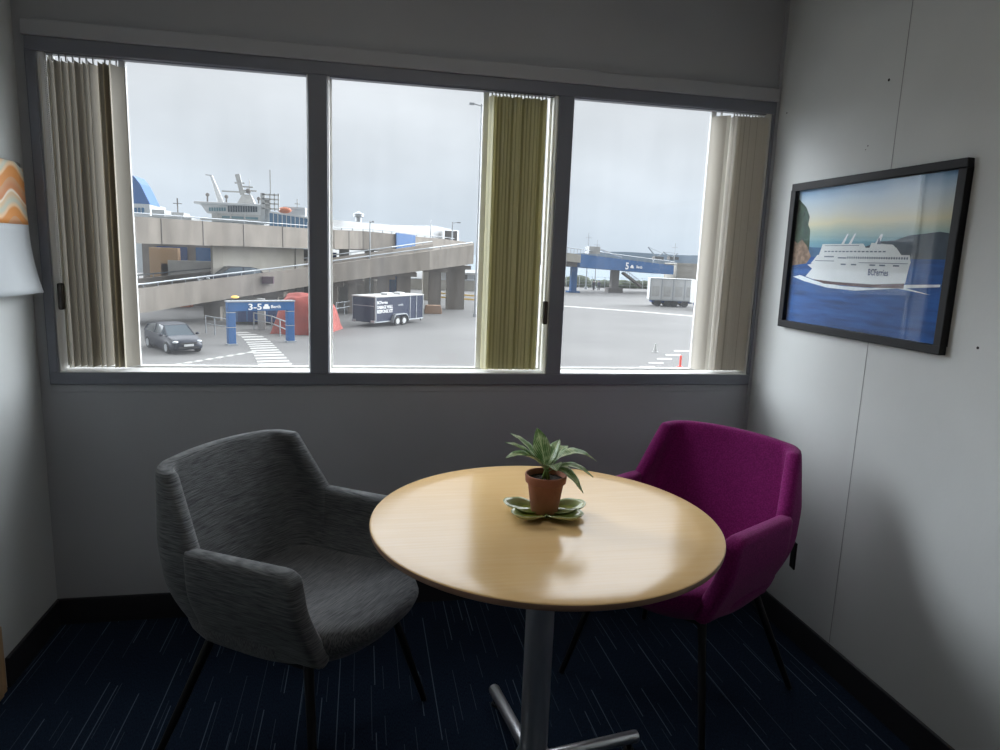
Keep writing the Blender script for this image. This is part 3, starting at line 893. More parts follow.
# (across, up, away, width, lift)
leaves = [(-.096, .094, .020, .040, .026), (-.109, .080, -.020, .042, .026), (-.108, .046, -.045, .050, .040), (-.028, .112, .02, .044, .016),
          (.034, .080, .03, .044, .012), (.130, .030, .010, .052, .062), (.118, .000, -.03, .042, .046), (.022, .022, -.060, .052, .028),
          (.092, -.036, -.050, .044, .046), (.06, .055, .060, .042, .03), (-.04, .045, .07, .040, .03)]
for k, (ax, up, aw, wd, lift) in enumerate(leaves):
    base = crown + Vector((0, 0, -.012 + .006 * (k % 3)))
    tip = Vector((0, 0, .105)) + RH * ax + DH * aw + Vector((0, 0, up))
    mid = (base + tip) / 2 + Vector((0, 0, lift))
    d = tip - base; hz = Vector((d.x, d.y, 0))
    wdir = Vector((0, 0, 1)).cross(hz.normalized()) if hz.length > .03 else RH
    if ax * 1.0 and abs(ax) < .04 and up > .09: wdir = RH
    b = MB(); nL, nW = 15, 7
    verts = []; uvs = []
    for i in range(nL):
        t = i / (nL - 1)
        p = base * (1 - t) ** 2 + mid * 2 * t * (1 - t) + tip * t * t
        tg = ((mid - base) * (1 - t) + (tip - mid) * t).normalized()
        wv = (wdir - tg * wdir.dot(tg)).normalized(); nv = wv.cross(tg)
        if nv.z < 0: nv = -nv
        # petiole then blade
        if t < .16: w = .0018
        else:
            q = (t - .16) / .84
            w = wd * .5 * (math.sin(PI * q ** .72)) ** .85 + .0012 * (1 - q)
        for j in range(nW):
            s = -1 + 2 * j / (nW - 1)
            cup = abs(s) * w * .28
            rip = .0010 * math.sin(i * 1.9) * abs(s)
            verts.append(p + wv * (s * w) + nv * (cup + rip)); uvs.append((.5 + s / 2, t))
    fs = [(i * nW + j, (i + 1) * nW + j, (i + 1) * nW + j + 1, i * nW + j + 1) for i in range(nL - 1) for j in range(nW - 1)]
    me = bpy.data.meshes.new('leaf'); me.from_pydata([tuple(v) for v in verts], [], fs)
    uvl = me.uv_layers.new(name='UVMap')
    for lp in me.loops: uvl.data[lp.index].uv = uvs[lp.vertex_index]
    for p_ in me.polygons: p_.use_smooth = True
    me.materials.append(M_leaf)
    lo = bpy.data.objects.new('leaf', me); COL.objects.link(lo); lo.parent = pot
    s_ = lo.modifiers.new('thickness', 'SOLIDIFY'); s_.thickness = .0007
b = MB()
for q in range(4):
    a = q * 1.6
    b.tube([(.009 * math.cos(a), .009 * math.sin(a), .084), (.006 * math.cos(a), .006 * math.sin(a), .10), (.002 * math.cos(a), .002 * math.sin(a), .122)], [.003, .0026, .002], 8)
b.build('stem', M_stem, pot, smooth=True)

# ================================================================== OUTDOORS
def Rz(a, c): return Matrix.Translation(Vector(c)) @ Matrix.Rotation(a, 4, 'Z')
# ground, sea, shore
b = MB(); b.box(-260, 120, .30, 128, GZ - .6, GZ)
b.build('asphalt_lot', M_asph, kind='structure')
b = MB(); b.box(-9000, 9000, 100, 16000, GZ - 4, GZ - 2.6)
b.build('sea', M_sea, kind='structure')
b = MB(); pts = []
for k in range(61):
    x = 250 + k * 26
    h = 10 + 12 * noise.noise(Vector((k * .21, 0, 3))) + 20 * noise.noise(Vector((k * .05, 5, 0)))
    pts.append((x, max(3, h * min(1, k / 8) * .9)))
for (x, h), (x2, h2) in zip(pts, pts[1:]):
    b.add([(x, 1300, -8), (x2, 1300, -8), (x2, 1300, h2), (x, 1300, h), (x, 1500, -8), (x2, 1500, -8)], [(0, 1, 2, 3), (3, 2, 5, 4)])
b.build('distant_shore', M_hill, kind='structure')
b = MB()
for k in range(46):
    a = at(566 + k * 1.8, 290, 126)
    if 20 < k < 24: continue
    b.ball((a.x, 124 + random.uniform(-1, 1), GZ + .4), random.uniform(.7, 1.7) * (1.35 if k < 8 else .8), 7, 5, sc=(1.3, 1, .9))
b.build('shore_bushes', M_bush, smooth=True, label='low dark green bushes along the edge of the water', cat='bushes', kind='stuff')

def path_beam(mb, pts, wid, m=0, inner_drop=.95, par=.32, side=1):
    """elevated road along pts=(x,y,ztop,zbottom): near parapet face, road deck, far parapet"""
    P = [Vector((p[0], p[1], 0)) for p in pts]
    nrm = []
    for i in range(len(P)):
        d = (P[min(i + 1, len(P) - 1)] - P[max(i - 1, 0)]).normalized()
        nrm.append(Vector((-d.y, d.x, 0)))
    ring = []
    for p, n, q in zip(P, nrm, pts):
        zt, zb = q[2], q[3]
        prof = [(0, zb), (0, zt), (par, zt), (par, zt - inner_drop), (wid - par, zt - inner_drop), (wid - par, zt), (wid, zt), (wid, zb)]
        ring.append([tuple(p + n * a + Vector((0, 0, z))) for a, z in prof])
    vs = [v for r_ in ring for v in r_]; k = 8; fs = []
    for i in range(len(ring) - 1):
        for j in range(k):
            jj = (j + 1) % k
            fs.append((i * k + j, (i + 1) * k + j, (i + 1) * k + jj, i * k + jj))
    fs.append(tuple(range(k))); fs.append(tuple((len(ring) - 1) * k + j for j in range(k)))
    mb.add(vs, fs, m)
    return P, nrm

# ---- upper deck
U = [(-40, 11, 2.9, 1.28), (-14.12, 44, 2.935, 1.30), (-3.2, 58.1, 3.0, 1.40)]
a = at(363, 231, 63.5); U.append((a.x, 63.5, a.z, a.z - 1.65))
a = at(395, 234, 66); U.append((a.x, 66, a.z, a.z - 1.65))
a = at(414, 236.5, 69); U.append((a.x, 69, a.z, a.z - 1.6))
a = at(440, 238.5, 76); U.append((a.x, 76, a.z, a.z - 1.5))
a = at(474, 243, 86); U.append((a.x, 86, a.z, a.z - 1.4))
up = empty('elevated_roadway', (-14, 44, GZ), label='upper concrete elevated roadway crossing behind the sloping ramp', cat='overpass')
mb = MB(); P, nr = path_beam(mb, [(x + 14, y - 44, zt - GZ, zb - GZ) for x, y, zt, zb in U], 9)
mb.build('concrete_beam', M_conc, up)
def along(pts, t):
    i = min(int(t), len(pts) - 2); f = t - i
    return [lerp(pts[i][k], pts[i + 1][k], f) for k in range(4)]
mb = MB(); ra = [along(U, .3 + k * .1) for k in range(62)]
mb.tube([(x + 14, y - 44 + .15, zt - GZ + .22) for x, y, zt, zb in ra], .035, 6)
for x, y, zt, zb in ra[::3]: mb.box(x + 13.97, x + 14.03, y - 43.9, y - 43.8, zt - GZ - .05, zt - GZ + .22)
mb.build('top_rail', M_rail, up)
mb = MB()
for tt in (1.12, 1.3, 1.5, 1.72, 1.9, 2.2, 2.6, 3.0):
    x, y, zt, zb = along(U, tt); d = Vector((U[int(min(tt, 5)) + 1][0] - U[int(tt)][0], U[int(tt) + 1][1] - U[int(tt)][1], 0)).normalized()
    n = Vector((d.y, -d.x, 0)) * .012
    mb = MB(); mb.bar((x + 14 + n.x, y - 44 + n.y, zb - GZ), (x + 14 + n.x, y - 44 + n.y, zt - GZ), .05, .03, upv=(d.x, d.y, 0)); mb.build('expansion_joint', M_concd, up)

p0 = along(U, 4.0); p1 = along(U, 5.0)
mb = MB(); n = Vector((p1[1] - p0[1], -(p1[0] - p0[0]), 0)).normalized() * .06
A0 = Vector((p0[0] + 14, p0[1] - 44, 0)) + n; A1 = Vector((p1[0] + 14, p1[1] - 44, 0)) + n
vs = []
for A, q in ((A0, p0), (A1, p1)):
    for off in (0, .12):
        for z in (q[3] - GZ + .05, q[2] - GZ + .12): vs.append((A.x + n.x / .06 * off, A.y + n.y / .06 * off, z))
mb.add(vs, [(0, 1, 3, 2), (4, 6, 7, 5), (0, 4, 5, 1), (2, 3, 7, 6), (0, 2, 6, 4), (1, 5, 7, 3)])
mb.build('blue_panel', M_blue, up, label='bright blue panel fixed to the concrete')
# piers of the deck
for tt, w_ in ((.93, 1.0), (2.45, .9), (3.2, .9), (4.4, 1.0), (5.6, 1.0)):
    x, y, zt, zb = along(U, tt)
    mb = MB(); mb.box(x + 14 - w_ / 2, x + 14 + w_ / 2, y - 44 + 2.2, y - 44 + 3.4, 0, zb - GZ + .02)
    mb.build('pier', M_conc2, up)
# pale wall filling the bay under the deck
a0 = at(212, 247, 50.9); a1 = at(295, 250, 58.2)
wl = empty('concrete_bay_wall', (a0.x, a0.y, GZ), label='plain pale concrete wall under the upper roadway', cat='wall')
d = Vector((a1.x - a0.x, a1.y - a0.y, 0)); mb = MB(); H_ = 1.35 - GZ
mb.bar((0, 0, H_ / 2), (d.x, d.y, H_ / 2), .3, H_); mb.build('wall_slab', M_conc2, wl)
mb = MB()
for t in (0, 1): mb.bar((d.x * t, d.y * t - .2, H_ / 2), (d.x * t + .6, d.y * t + .3, H_ / 2), .3, H_)
mb.build('end_pilaster', M_conc2, wl)
# waiting room behind the left bay
a0 = at(118, 245, 57); a1 = at(206, 245, 62)
bd = empty('terminal_building', (a0.x, a0.y, GZ), label='dim terminal building with blue windows seen beneath the upper roadway', cat='building')
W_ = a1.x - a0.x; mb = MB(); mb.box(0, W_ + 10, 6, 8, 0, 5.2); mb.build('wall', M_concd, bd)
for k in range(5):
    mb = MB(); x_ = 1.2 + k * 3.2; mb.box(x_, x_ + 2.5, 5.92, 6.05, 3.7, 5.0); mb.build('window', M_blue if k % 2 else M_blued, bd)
for k, (c_, m_) in enumerate(((.28, M_tan), (.44, M_orange))):
    mb = MB(); mb.box(W_ * c_, W_ * c_ + 2.2, 2.5, 3.4, 0, 4.9 if k == 0 else 3.6); mb.build('advertising_panel', m_, bd)
mb = MB(); mb.box(W_ * .55, W_ * .55 + 3.5, 2.2, 2.6, 2.5, 3.9)
mb.build('white_banner', M_whited, bd)
# low stone embankment behind the ramp
a0 = at(120, 300, 58)
mb = MB(); mb.bar((a0.x - 12, 54, GZ + 1.1), (2.2, 72, GZ + 1.1), 1.0, 2.2)
for k in range(5): mb.bar((a0.x - 12, 53.4, GZ + .45 + k * .42), (2.2, 71.4, GZ + .45 + k * .42), .1, .06)
mb.build('retaining_wall', M_conc, label='long grey retaining wall in the shade under the ramp', cat='wall')

# ---- sloping ramp
RP = []
for u_, v_, Y_, h_ in ((20, 296, 37, 1.5), (90, 291, 41, 1.52), (145, 288, 44, 1.53), (200, 281, 47, 1.5), (256, 274, 50, 1.48), (312, 267, 53, 1.43), (370, 259, 56, 1.52), (430, 251, 59, 1.65), (474, 245, 63, 1.78)):
    a = at(u_, v_, Y_); RP.append((a.x, a.y, a.z, a.z - h_))
rp = empty('concrete_ramp', (RP[2][0], RP[2][1], GZ), label='long concrete ramp sloping down to the left past the car', cat='overpass')
ox, oy, oz = rp.location
mb = MB(); path_beam(mb, [(x - ox, y - oy, zt - oz, zb - oz) for x, y, zt, zb in RP], 5.6, inner_drop=.8)
mb.build('ramp_beam', M_conc, rp)
for off, nm in ((.15, 'near_rail'), (5.45, 'far_rail')):
    mb = MB(); pts = []
    for i in range(len(RP)):
        d = Vector((RP[min(i + 1, 8)][0] - RP[max(i - 1, 0)][0], RP[min(i + 1, 8)][1] - RP[max(i - 1, 0)][1], 0)).normalized()
        n = Vector((-d.y, d.x, 0)); pts.append(Vector((RP[i][0] - ox, RP[i][1] - oy, RP[i][2] - oz + .24)) + n * off)
    mb.tube(pts, .06, 6)
    for i in range(len(pts) - 1):
        for k in range(4):
            q = pts[i].lerp(pts[i + 1], k / 4); mb.bar(q - Vector((0, 0, .26)), q, .05, .05)
    mb.build('guard_rail', M_rail, rp)
for u_, Y_, w_, top in ((206, 47.5, 1.1, 0), (266, 50.6, 1.2, 1), (331, 54.0, .85, 0), (352, 55, .7, 1), (384, 57, 1.0, 0), (405, 58, 1.2, 0), (437, 60, 1.1, 0), (458, 62, 1.7, 0)):
    a = at(u_, 280, Y_)
    zz = None
    for i in range(len(RP) - 1):
        if RP[i][0] <= a.x <= RP[i + 1][0]:
            t = (a.x - RP[i][0]) / (RP[i + 1][0] - RP[i][0]); zz = lerp(RP[i][3], RP[i + 1][3], t); yy = lerp(RP[i][1], RP[i + 1][1], t)
    if zz is None: continue
    mb = MB(); x_ = a.x - ox; y_ = yy - oy + 1.8
    mb.box(x_ - w_ / 2, x_ + w_ / 2, y_, y_ + 1.0, 0, zz - oz + .03)
    mb.box(x_ - w_ / 2 - .5, x_ + w_ / 2 + .5, y_ - .5, y_ + 3.2, zz - oz - .35, zz - oz + .02)
    mb.build('pier', M_conc, rp)
a = at(268, 280, 50.4); mb = MB(); mb.box(a.x - .4 - ox, a.x + .4 - ox, a.y - oy - .2, a.y - oy + .3, a.z - .25 - oz, a.z + .25 - oz)
mb.build('small_maroon_sign', M_brown, rp, label='small maroon sign on the concrete')
a = at(235, 297, 48); mb = MB(); mb.ball((a.x - ox, 48 - oy, a.z - oz), .20, 8, 6, sc=(1.4, 1, .5)); mb.build('ramp_lamp', M_lampy, rp, smooth=True, label='yellow glowing lamp')
a = at(394.5, 290, 62); 
mb = MB(); mb.box(-.8, .8, -.3, .3, 0, at(378, 271, 63).z - GZ)
mb.box(-.9, .9, -.35, .35, 0, .25)
o = mb.build('blue_pillar', M_blue, label='bright blue rectangular pillar under the ramp behind the trailer', cat='pillar'); o.location = (a.x, 61.5, GZ)

# ---- car builder (length along +x, nose at +x)
def car(label, loc, rz, paint, parked=''):
    root = empty('car', loc, rz, label=label, cat='car')
    st = [(-2.30, .50, .40, .78, .55), (-2.22, .80, .26, 1.00, .78), (-1.9, .87, .22, 1.02, .82), (-1.2, .89, .20, 1.00, .84), (0, .90, .20, .97, .85), (.9, .90, .20, .95, .84),
          (1.35, .89, .20, .92, .80), (1.9, .86, .22, .84, .72), (2.2, .78, .25, .72, .60), (2.32, .60, .33, .62, .45)]
    b = MB(); vs = []; fs = []
    for x, w, z0, z1, wt in st:
        ring = [(-w * .92, z0), (-w, z0 + .12), (-w, lerp(z0, z1, .65)), (-wt, z1), (0, z1 + .03), (wt, z1), (w, lerp(z0, z1, .65)), (w, z0 + .12), (w * .92, z0)]
        vs += [(x, y, z) for y, z in ring]
    n = 9
    for i in range(len(st) - 1):
        for j in range(n): fs.append((i * n + j, (i + 1) * n + j, (i + 1) * n + (j + 1) % n, i * n + (j + 1) % n))
    fs.append(tuple(range(n))); fs.append(tuple((len(st) - 1) * n + j for j in range(n)))
    b.add(vs, fs); b.build('body', paint, root, smooth=True, angle=.7)
    g = [(-2.15, .72, .98, .98), (-1.85, .64, .98, 1.36), (-1.2, .62, .97, 1.48), (-.2, .63, .96, 1.51), (.45, .62, .95, 1.45), (1.25, .70, .92, .93)]
    b = MB(); vs = []; fs = []
    for x, wt, z0, z1 in g: vs += [(x, -.82, z0), (x, -wt, z1), (x, wt, z1), (x, .82, z0)]
    for i in range(len(g) - 1):
        for j in range(3): fs.append((i * 4 + j, (i + 1) * 4 + j, (i + 1) * 4 + j + 1, i * 4 + j + 1))
    b.add(vs, fs); b.build('glasshouse', M_glassd, root)
    b = MB(); r_ = [(-1.85, .66, 1.375), (-1.2, .63, 1.495), (-.2, .64, 1.525), (.45, .63, 1.465)]
    for i in range(3):
        x, w, z = r_[i]; x2, w2, z2 = r_[i + 1]
        b.add([(x, -w, z), (x, w, z), (x2, w2, z2), (x2, -w2, z2), (x, -w, z - .04), (x, w, z - .04), (x2, w2, z2 - .04), (x2, -w2, z2 - .04)], [(0, 1, 2, 3), (4, 7, 6, 5), (0, 3, 7, 4), (1, 5, 6, 2), (0, 4, 5, 1), (3, 2, 6, 7)])
    for s in (-1, 1):
        b.bar((.45, s * .63, 1.46), (1.25, s * .76, .93), .06, .04); b.bar((-.55, s * .64, 1.50), (-.5, s * .84, .95), .08, .03); b.bar((-1.85, s * .66, 1.37), (-2.1, s * .80, .98), .10, .05)
    b.build('roof', paint, root)
    for x in (-1.42, 1.42):
        for s in (-1, 1):
            b = MB(); b.tube([(x, s * .70, .33), (x, s * .91, .33)], .33, 22); wh = b.build('wheel', M_rubber, root, smooth=True, angle=.6)
            b = MB(); b.tube([(x, s * .90, .33), (x, s * .925, .33)], .21, 16)
            b.build('hub', M_rail, wh)
    for s in (-1, 1):
        b = MB(); b.ball((2.12, s * .62, .68), .16, 10, 8, sc=(.9, 1.1, .5)); b.build('headlight', M_head, root, smooth=True)
        b = MB(); b.ball((1.0, s * 1.0, .99), .1, 8, 6, sc=(.7, 1.1, .8)); b.build('side_mirror', paint, root, smooth=True)
    b = MB(); b.box(2.26, 2.335, -.42, .42, .55, .66); b.box(2.22, 2.33, -.55, .55, .34, .44); b.build('grille', M_grille, root)
    b = MB(); b.box(2.33, 2.35, -.26, .26, .45, .57); b.build('licence_plate', M_white, root)
    return root
cp = gp(180, 344)
car_heading = math.radians(-56)
car('dark navy car parked on the asphalt beside the blue gate', (-9.55, 34.4, GZ), car_heading, M_car).scale = (.88, .88, .88)
a = at(246, 268, 57.5)
def ramp_z(x):
    for i in range(len(RP) - 1):
        if RP[i][0] <= x <= RP[i + 1][0]:
            t = (x - RP[i][0]) / (RP[i + 1][0] - RP[i][0])
            return lerp(RP[i][1], RP[i + 1][1], t), lerp(RP[i][2], RP[i + 1][2], t)
yy, zz = ramp_z(a.x)
car('black car driving on the sloping ramp, mostly hidden by the guard rail', (a.x, yy + 2.9, zz - .8 + .02), math.radians(218), M_car)

# ---- gate portal 3-5
gt = empty('pedestrian_gate', (-5.63, 37.0, GZ), math.atan2(1.5, 2.9), label='bright blue walkway gate reading 3-5 over the striped crossing', cat='gate')
for s, nm in ((-1, 'left'), (1, 'right')):
    mb = MB(); mb.box(s * 1.63 - .20, s * 1.63 + .20, -.18, .18, 0, 2.05); mb.build('post', M_blue, gt, bevel=.02)
    mb = MB(); mb.box(s * 1.63 - .26, s * 1.63 + .26, -.24, .24, 0, .09); mb.build('post_base', M_rail, gt)
    for z_ in (.95, 1.75):
        mb = MB(); mb.box(s * 1.63 - .208, s * 1.63 + .208, -.188, .188, z_, z_ + .035); mb.build('white_band', M_rail, gt)
mb = MB(); mb.box(-1.83, 1.83, -.2, .2, 1.83, 2.32); mb.build('header', M_blue, gt, bevel=.02)
mb = MB(); mb.box(-1.86, 1.86, -.24, .24, 2.32, 2.38); mb.build('cap', M_rail, gt)
TX = Matrix.Rotation(PI / 2, 4, 'X')
text_mesh('gate_lettering', '3-5', .46, Matrix.Translation((-.78, -.215, 1.90)) @ TX, M_letter, gt, .008, width=.72)
text_mesh('gate_lettering', 'Berth', .24, Matrix.Translation((.47, -.215, 1.97)) @ TX, M_letter, gt, .008, width=.55)
def car_icon(x, z, w, h, y, parent, nm='car_symbol'):
    mb = MB(); mb.prism([(x, z), (x + w, z), (x + w, z + h * .5), (x + w * .86, z + h * .55), (x + w * .74, z + h), (x + w * .26, z + h), (x + w * .14, z + h * .55), (x, z + h * .5)], y - .01, y, 0)
    return mb.build(nm, M_letter, parent)
car_icon(.05, 1.93, .36, .26, -.205, gt)
# small hanging notice behind the gate
a = at(250, 312, 41)
mb = MB(); mb.box(-.30, .26, -.23, -.19, 1.62, 1.95); mb.box(-.22, .22, -.2, .2, 0, 1.98)
o = mb.build('notice_post', M_whited, label='white notice on a pale post behind the blue gate', cat='sign post'); o.location = (a.x + .25, 44, GZ)
# railings
def railing(label, pts, group=None):
    r_ = empty('handrail', pts[0], label=label, cat='railing', group=group)
    mb = MB(); rel = [Vector(p) - Vector(pts[0]) for p in pts]
    for h_ in (1.05, .6): mb.tube([p + Vector((0, 0, h_)) for p in rel], .035, 6)
    mb.build('rail', M_rail, r_)
    tot = []
    for p, q in zip(rel, rel[1:]):
        n = max(1, int((q - p).length / 1.6))
        tot += [p.lerp(q, k / n) for k in range(n)]
    tot.append(rel[-1])
    for p in tot:
        mb = MB(); mb.tube([p, p + Vector((0, 0, 1.05))], .04, 6); mb.build('rail_post', M_rail, r_)
g = lambda u, v: tuple(gp(u, v))
railing('pale handrail right of the crossing inside the blue gate', [g(289, 341), g(272, 333), g(254, 329)])
railing('pale handrail left of the blue gate in front of the retaining wall', [g(228, 337), g(215, 335), g(206, 333)])
railing('grey guard rail between the ramp piers behind the navy trailer', [g(336, 316), g(352, 313), g(372, 311)])
# blue parked object behind the gate
a = gp(268, 331)
bx_ = empty('blue_skip', (a.x - .6, a.y + 4.6, GZ), .1, label='dark blue container standing behind the blue gate', cat='container')
mb = MB(); mb.prism([(-2.0, .2), (2.0, .2), (2.2, 1.5), (-2.2, 1.5)], -1, 1); mb.build('container_body', M_blued, bx_)
mb = MB()
for k in range(-3, 4): mb.box(k * .65 - .05, k * .65 + .05, -1.06, -1.0, .25, 1.45)
mb.build('rib', M_blue, bx_, label=None)
mb = MB(); mb.box(-2.1, 2.1, -.8, .8, 0, .2); mb.build('skid', M_black, bx_)
# red tarpaulin heap
ta = gp(303, 332.5)
tr_ = empty('tarpaulin_covered_stack', (ta.x, ta.y, GZ), math.atan2(5, 1.2), label='large heap covered in red tarpaulin right of the blue gate', cat='tarpaulin')
mb = MB()
def Pt(u, v):
    # v from the ground up to the ridge, u along
    x = lerp(-1.4, 3.4, u); t = v
    y = lerp(-1.7, 1.7, t)
    prof = max(0, 1 - abs(2 * t - 1) ** 5)
    e = max(0, 1 - abs(2 * u - 1) ** 6)
    z = 2.5 * prof * e * (1 - .12 * u) + .10 * noise.noise(Vector((x * 1.3, y * 1.5, 0))) * prof + .10 * math.sin(x * 7 + 2 * y) * prof * e
    return (x + .1 * math.sin(t * 9), y + .16 * math.sin(x * 8.5) * math.sin(PI * t) + .12 * noise.noise(Vector((x, t * 3, 5))), max(0, z))
mb.grid(Pt, 44, 26); mb.build('tarpaulin', M_tarp, tr_, smooth=True)
mb = MB(); mb.box(-.6, 2.4, -.6, .6, 0, 1.2); mb.build('stacked_load', M_blued, tr_)

# ---- cargo trailer
tA = Vector((.74, 46.1, 0)); dirT = Vector((4.15, 4.9, 0)).normalized()
ang = math.atan2(dirT.y, dirT.x)
tl = empty('cargo_trailer', (tA.x, tA.y, GZ), ang, label='navy blue enclosed cargo trailer with white lettering and two axles', cat='trailer')
LT, WT_, Z0, Z1 = 5.7, 2.1, .32, 2.08      # local: x along the side, y = depth to the far side
mb = MB(); mb.box(0, LT, 0, WT_, Z0, Z1); mb.build('trailer_body', M_navy, tl, bevel=.03)
mb = MB(); mb.box(-.04, LT + .04, -.04, WT_ + .04, Z1, Z1 + .09); mb.build('roof', M_whited, tl, bevel=.02)
mb = MB()
for x_ in (0.02, LT * .70, LT * .84, LT - .06): mb.box(x_, x_ + .05, -.022, 0, Z0, Z1)
mb.box(0, 1.75, -.025, 0, Z0, Z0 + .07); mb.box(3.55, LT, -.025, 0, Z0, Z0 + .07)
mb.box(-.022, 0, 0, .05, Z0, Z1); mb.box(-.022, 0, WT_ - .05, WT_, Z0, Z1)
mb.build('aluminium_edging', M_rail, tl)
mb = MB(); mb.box(-.03, -.001, .12, WT_ - .12, Z0 + .05, Z1 - .1); rd = mb.build('rear_ramp_door', M_navy, tl, bevel=.01)
mb = MB(); mb.box(-.05, -.03, .12, WT_ - .12, Z1 - .62, Z1 - .58); mb.build('door_bar', M_rail, rd)
for y_ in (.02, WT_ - .36):
    mb = MB(); mb.box(-.10, -.02, y_, y_ + .34, Z0 - .02, Z0 + .16); mb.build('tail_lamp_box', M_rail, tl)
mb = MB(); arc = []
for k in range(13):
    t = PI * k / 12; arc.append((2.66 - .92 * math.cos(t) * 1.0, .30 + .56 * min(1, math.sin(t) * 1.35)))
inner = [(x_, z_ - .07) for x_, z_ in arc]
for (a_, c_) in zip(range(12), range(1, 13)):
    vs = []
    for y_ in (-.25, 0.0):
        for p_ in (arc[a_], arc[c_], inner[c_], inner[a_]): vs.append((p_[0], y_, p_[1]))
    mb.add(vs, [(0, 1, 2, 3), (7, 6, 5, 4), (0, 4, 5, 1), (2, 6, 7, 3), (1, 5, 6, 2), (0, 3, 7, 4)])
mb.build('fender', M_rail, tl)
for x_ in (2.28, 3.04):
    for y_ in (-.2, WT_):
        mb = MB(); mb.tube([(x_, y_, .33), (x_, y_ + .2, .33)], .33, 20); wh = mb.build('wheel', M_rubber, tl, smooth=True, angle=.6)
        mb = MB(); mb.tube([(x_, y_ - .02 if y_ < 0 else y_ + .2, .33), (x_, y_ + .0 if y_ < 0 else y_ + .22, .33)], .20, 14); mb.build('hub', M_white, wh)
mb = MB(); mb.bar((LT, WT_ / 2 - .8, .42), (LT + 1.3, WT_ / 2, .42), .08, .1); mb.bar((LT, WT_ / 2 + .8, .42), (LT + 1.3, WT_ / 2, .42), .08, .1)
mb.tube([(LT + 1.15, WT_ / 2, 0), (LT + 1.15, WT_ / 2, .8)], .05, 8); mb.build('drawbar', M_black, tl)
for x_, w_ in ((1.9, .7), (3.4, .6)):
    mb = MB(); mb.box(x_, x_ + w_, .5, 1.1, Z1 + .09, Z1 + .26); mb.build('roof_vent', M_white, tl, bevel=.04)
for s_, z_, wd in (('BCFerries', 1.62, 1.15), ('DAMAGE WALL', 1.28, 1.75), ('RESPONSE KIT', .98, 1.75)):
    text_mesh('side_lettering', s_, .30 if z_ > 1.5 else .33, Matrix.Translation((.16, -.012, z_)) @ TX, M_letter, tl, .008, width=wd)
text_mesh('side_lettering', 'unit 3'[:4], .2, Matrix.Translation((2.55, -.012, 1.42)) @ TX, M_rail, tl, .006, width=.6)

# ---- jersey barrier and boom
def place(o, p): o.location = p; return o
a = gp(433, 313.5); mb = MB(); mb.prism([(-.75, 0), (.75, 0), (.75, .25), (.65, .75), (-.65, .75), (-.75, .25)], -.35, .35)
place(mb.build('road_barrier', mat('faded_orange_concrete', (.36, .23, .15), .9, var=.15), bevel=.03, label='faded orange concrete barrier right of the navy trailer', cat='barrier'), (a.x, a.y, GZ))
a = gp(470, 308); bo = empty('boom_gate', (a.x, a.y + 2, GZ), .1, label='yellow boom barrier on the far side of the lot', cat='barrier')
mb = MB(); mb.box(2.4, 2.8, -.2, .2, 0, 1.1); mb.build('boom_housing', M_yellow, bo, bevel=.03)
for z_ in (.75, 1.15): 
    mb = MB(); mb.bar((-3.6, 0, z_ + .2), (2.6, 0, z_ - .15), .1, .16); mb.build('boom_arm', M_yellow, bo)
mb = MB(); mb.box(-3.6, -3.45, -.06, .06, 0, .95); mb.build('boom_rest', M_rail, bo)
# sheds and wall in the distance between the piers
a0 = at(405, 290, 98); a1 = at(560, 290, 98)
fw_ = empty('sea_wall', (a0.x, 98, GZ), label='pale low concrete wall across the far side of the lot', cat='wall')
mb = MB(); mb.box(-14, a1.x - a0.x - 6, 0, .5, 0, 1.5); mb.build('wall_slab', M_conc2, fw_)
mb = MB(); mb.box(-14, a1.x - a0.x - 6, -.05, .55, 1.5, 1.6); mb.build('coping', M_rail, fw_)
for u0_, u1_, v0_, v1_, Y_, m_, lb in ((442, 456, 268, 290, 106, M_whited, 'pale grey corrugated shed between the ramp piers'), (461, 481, 272, 290, 112, M_concd, 'dark grey shed with a pale roof behind the right hand pier')):
    a0 = at(u0_, v0_, Y_); a1 = at(u1_, v0_, Y_); w_ = a1.x - a0.x; h_ = a0.z - GZ
    sh = empty('storage_shed', ((a0.x + a1.x) / 2, Y_, GZ), label=lb, cat='shed')
    mb = MB(); mb.box(-w_ / 2, w_ / 2, 0, 5, 0, h_ - .4)
    for k in range(10): mb.box(-w_ / 2 + k * w_ / 10, -w_ / 2 + k * w_ / 10 + .08, -.06, 0, .1, h_ - .45)
    mb.build('wall', m_, sh)
    mb = MB(); mb.prism([(-.3, h_ - .4), (5.3, h_ - .4), (5.3, h_ - .1), (2.5, h_ + .35), (-.3, h_ - .1)], -w_ / 2 - .2, w_ / 2 + .2, axis='x'); mb.build('roof', M_whited, sh)
    mb = MB(); mb.box(-.6, .6, -.1, .05, 0, 2.0); mb.build('door', M_rail, sh)

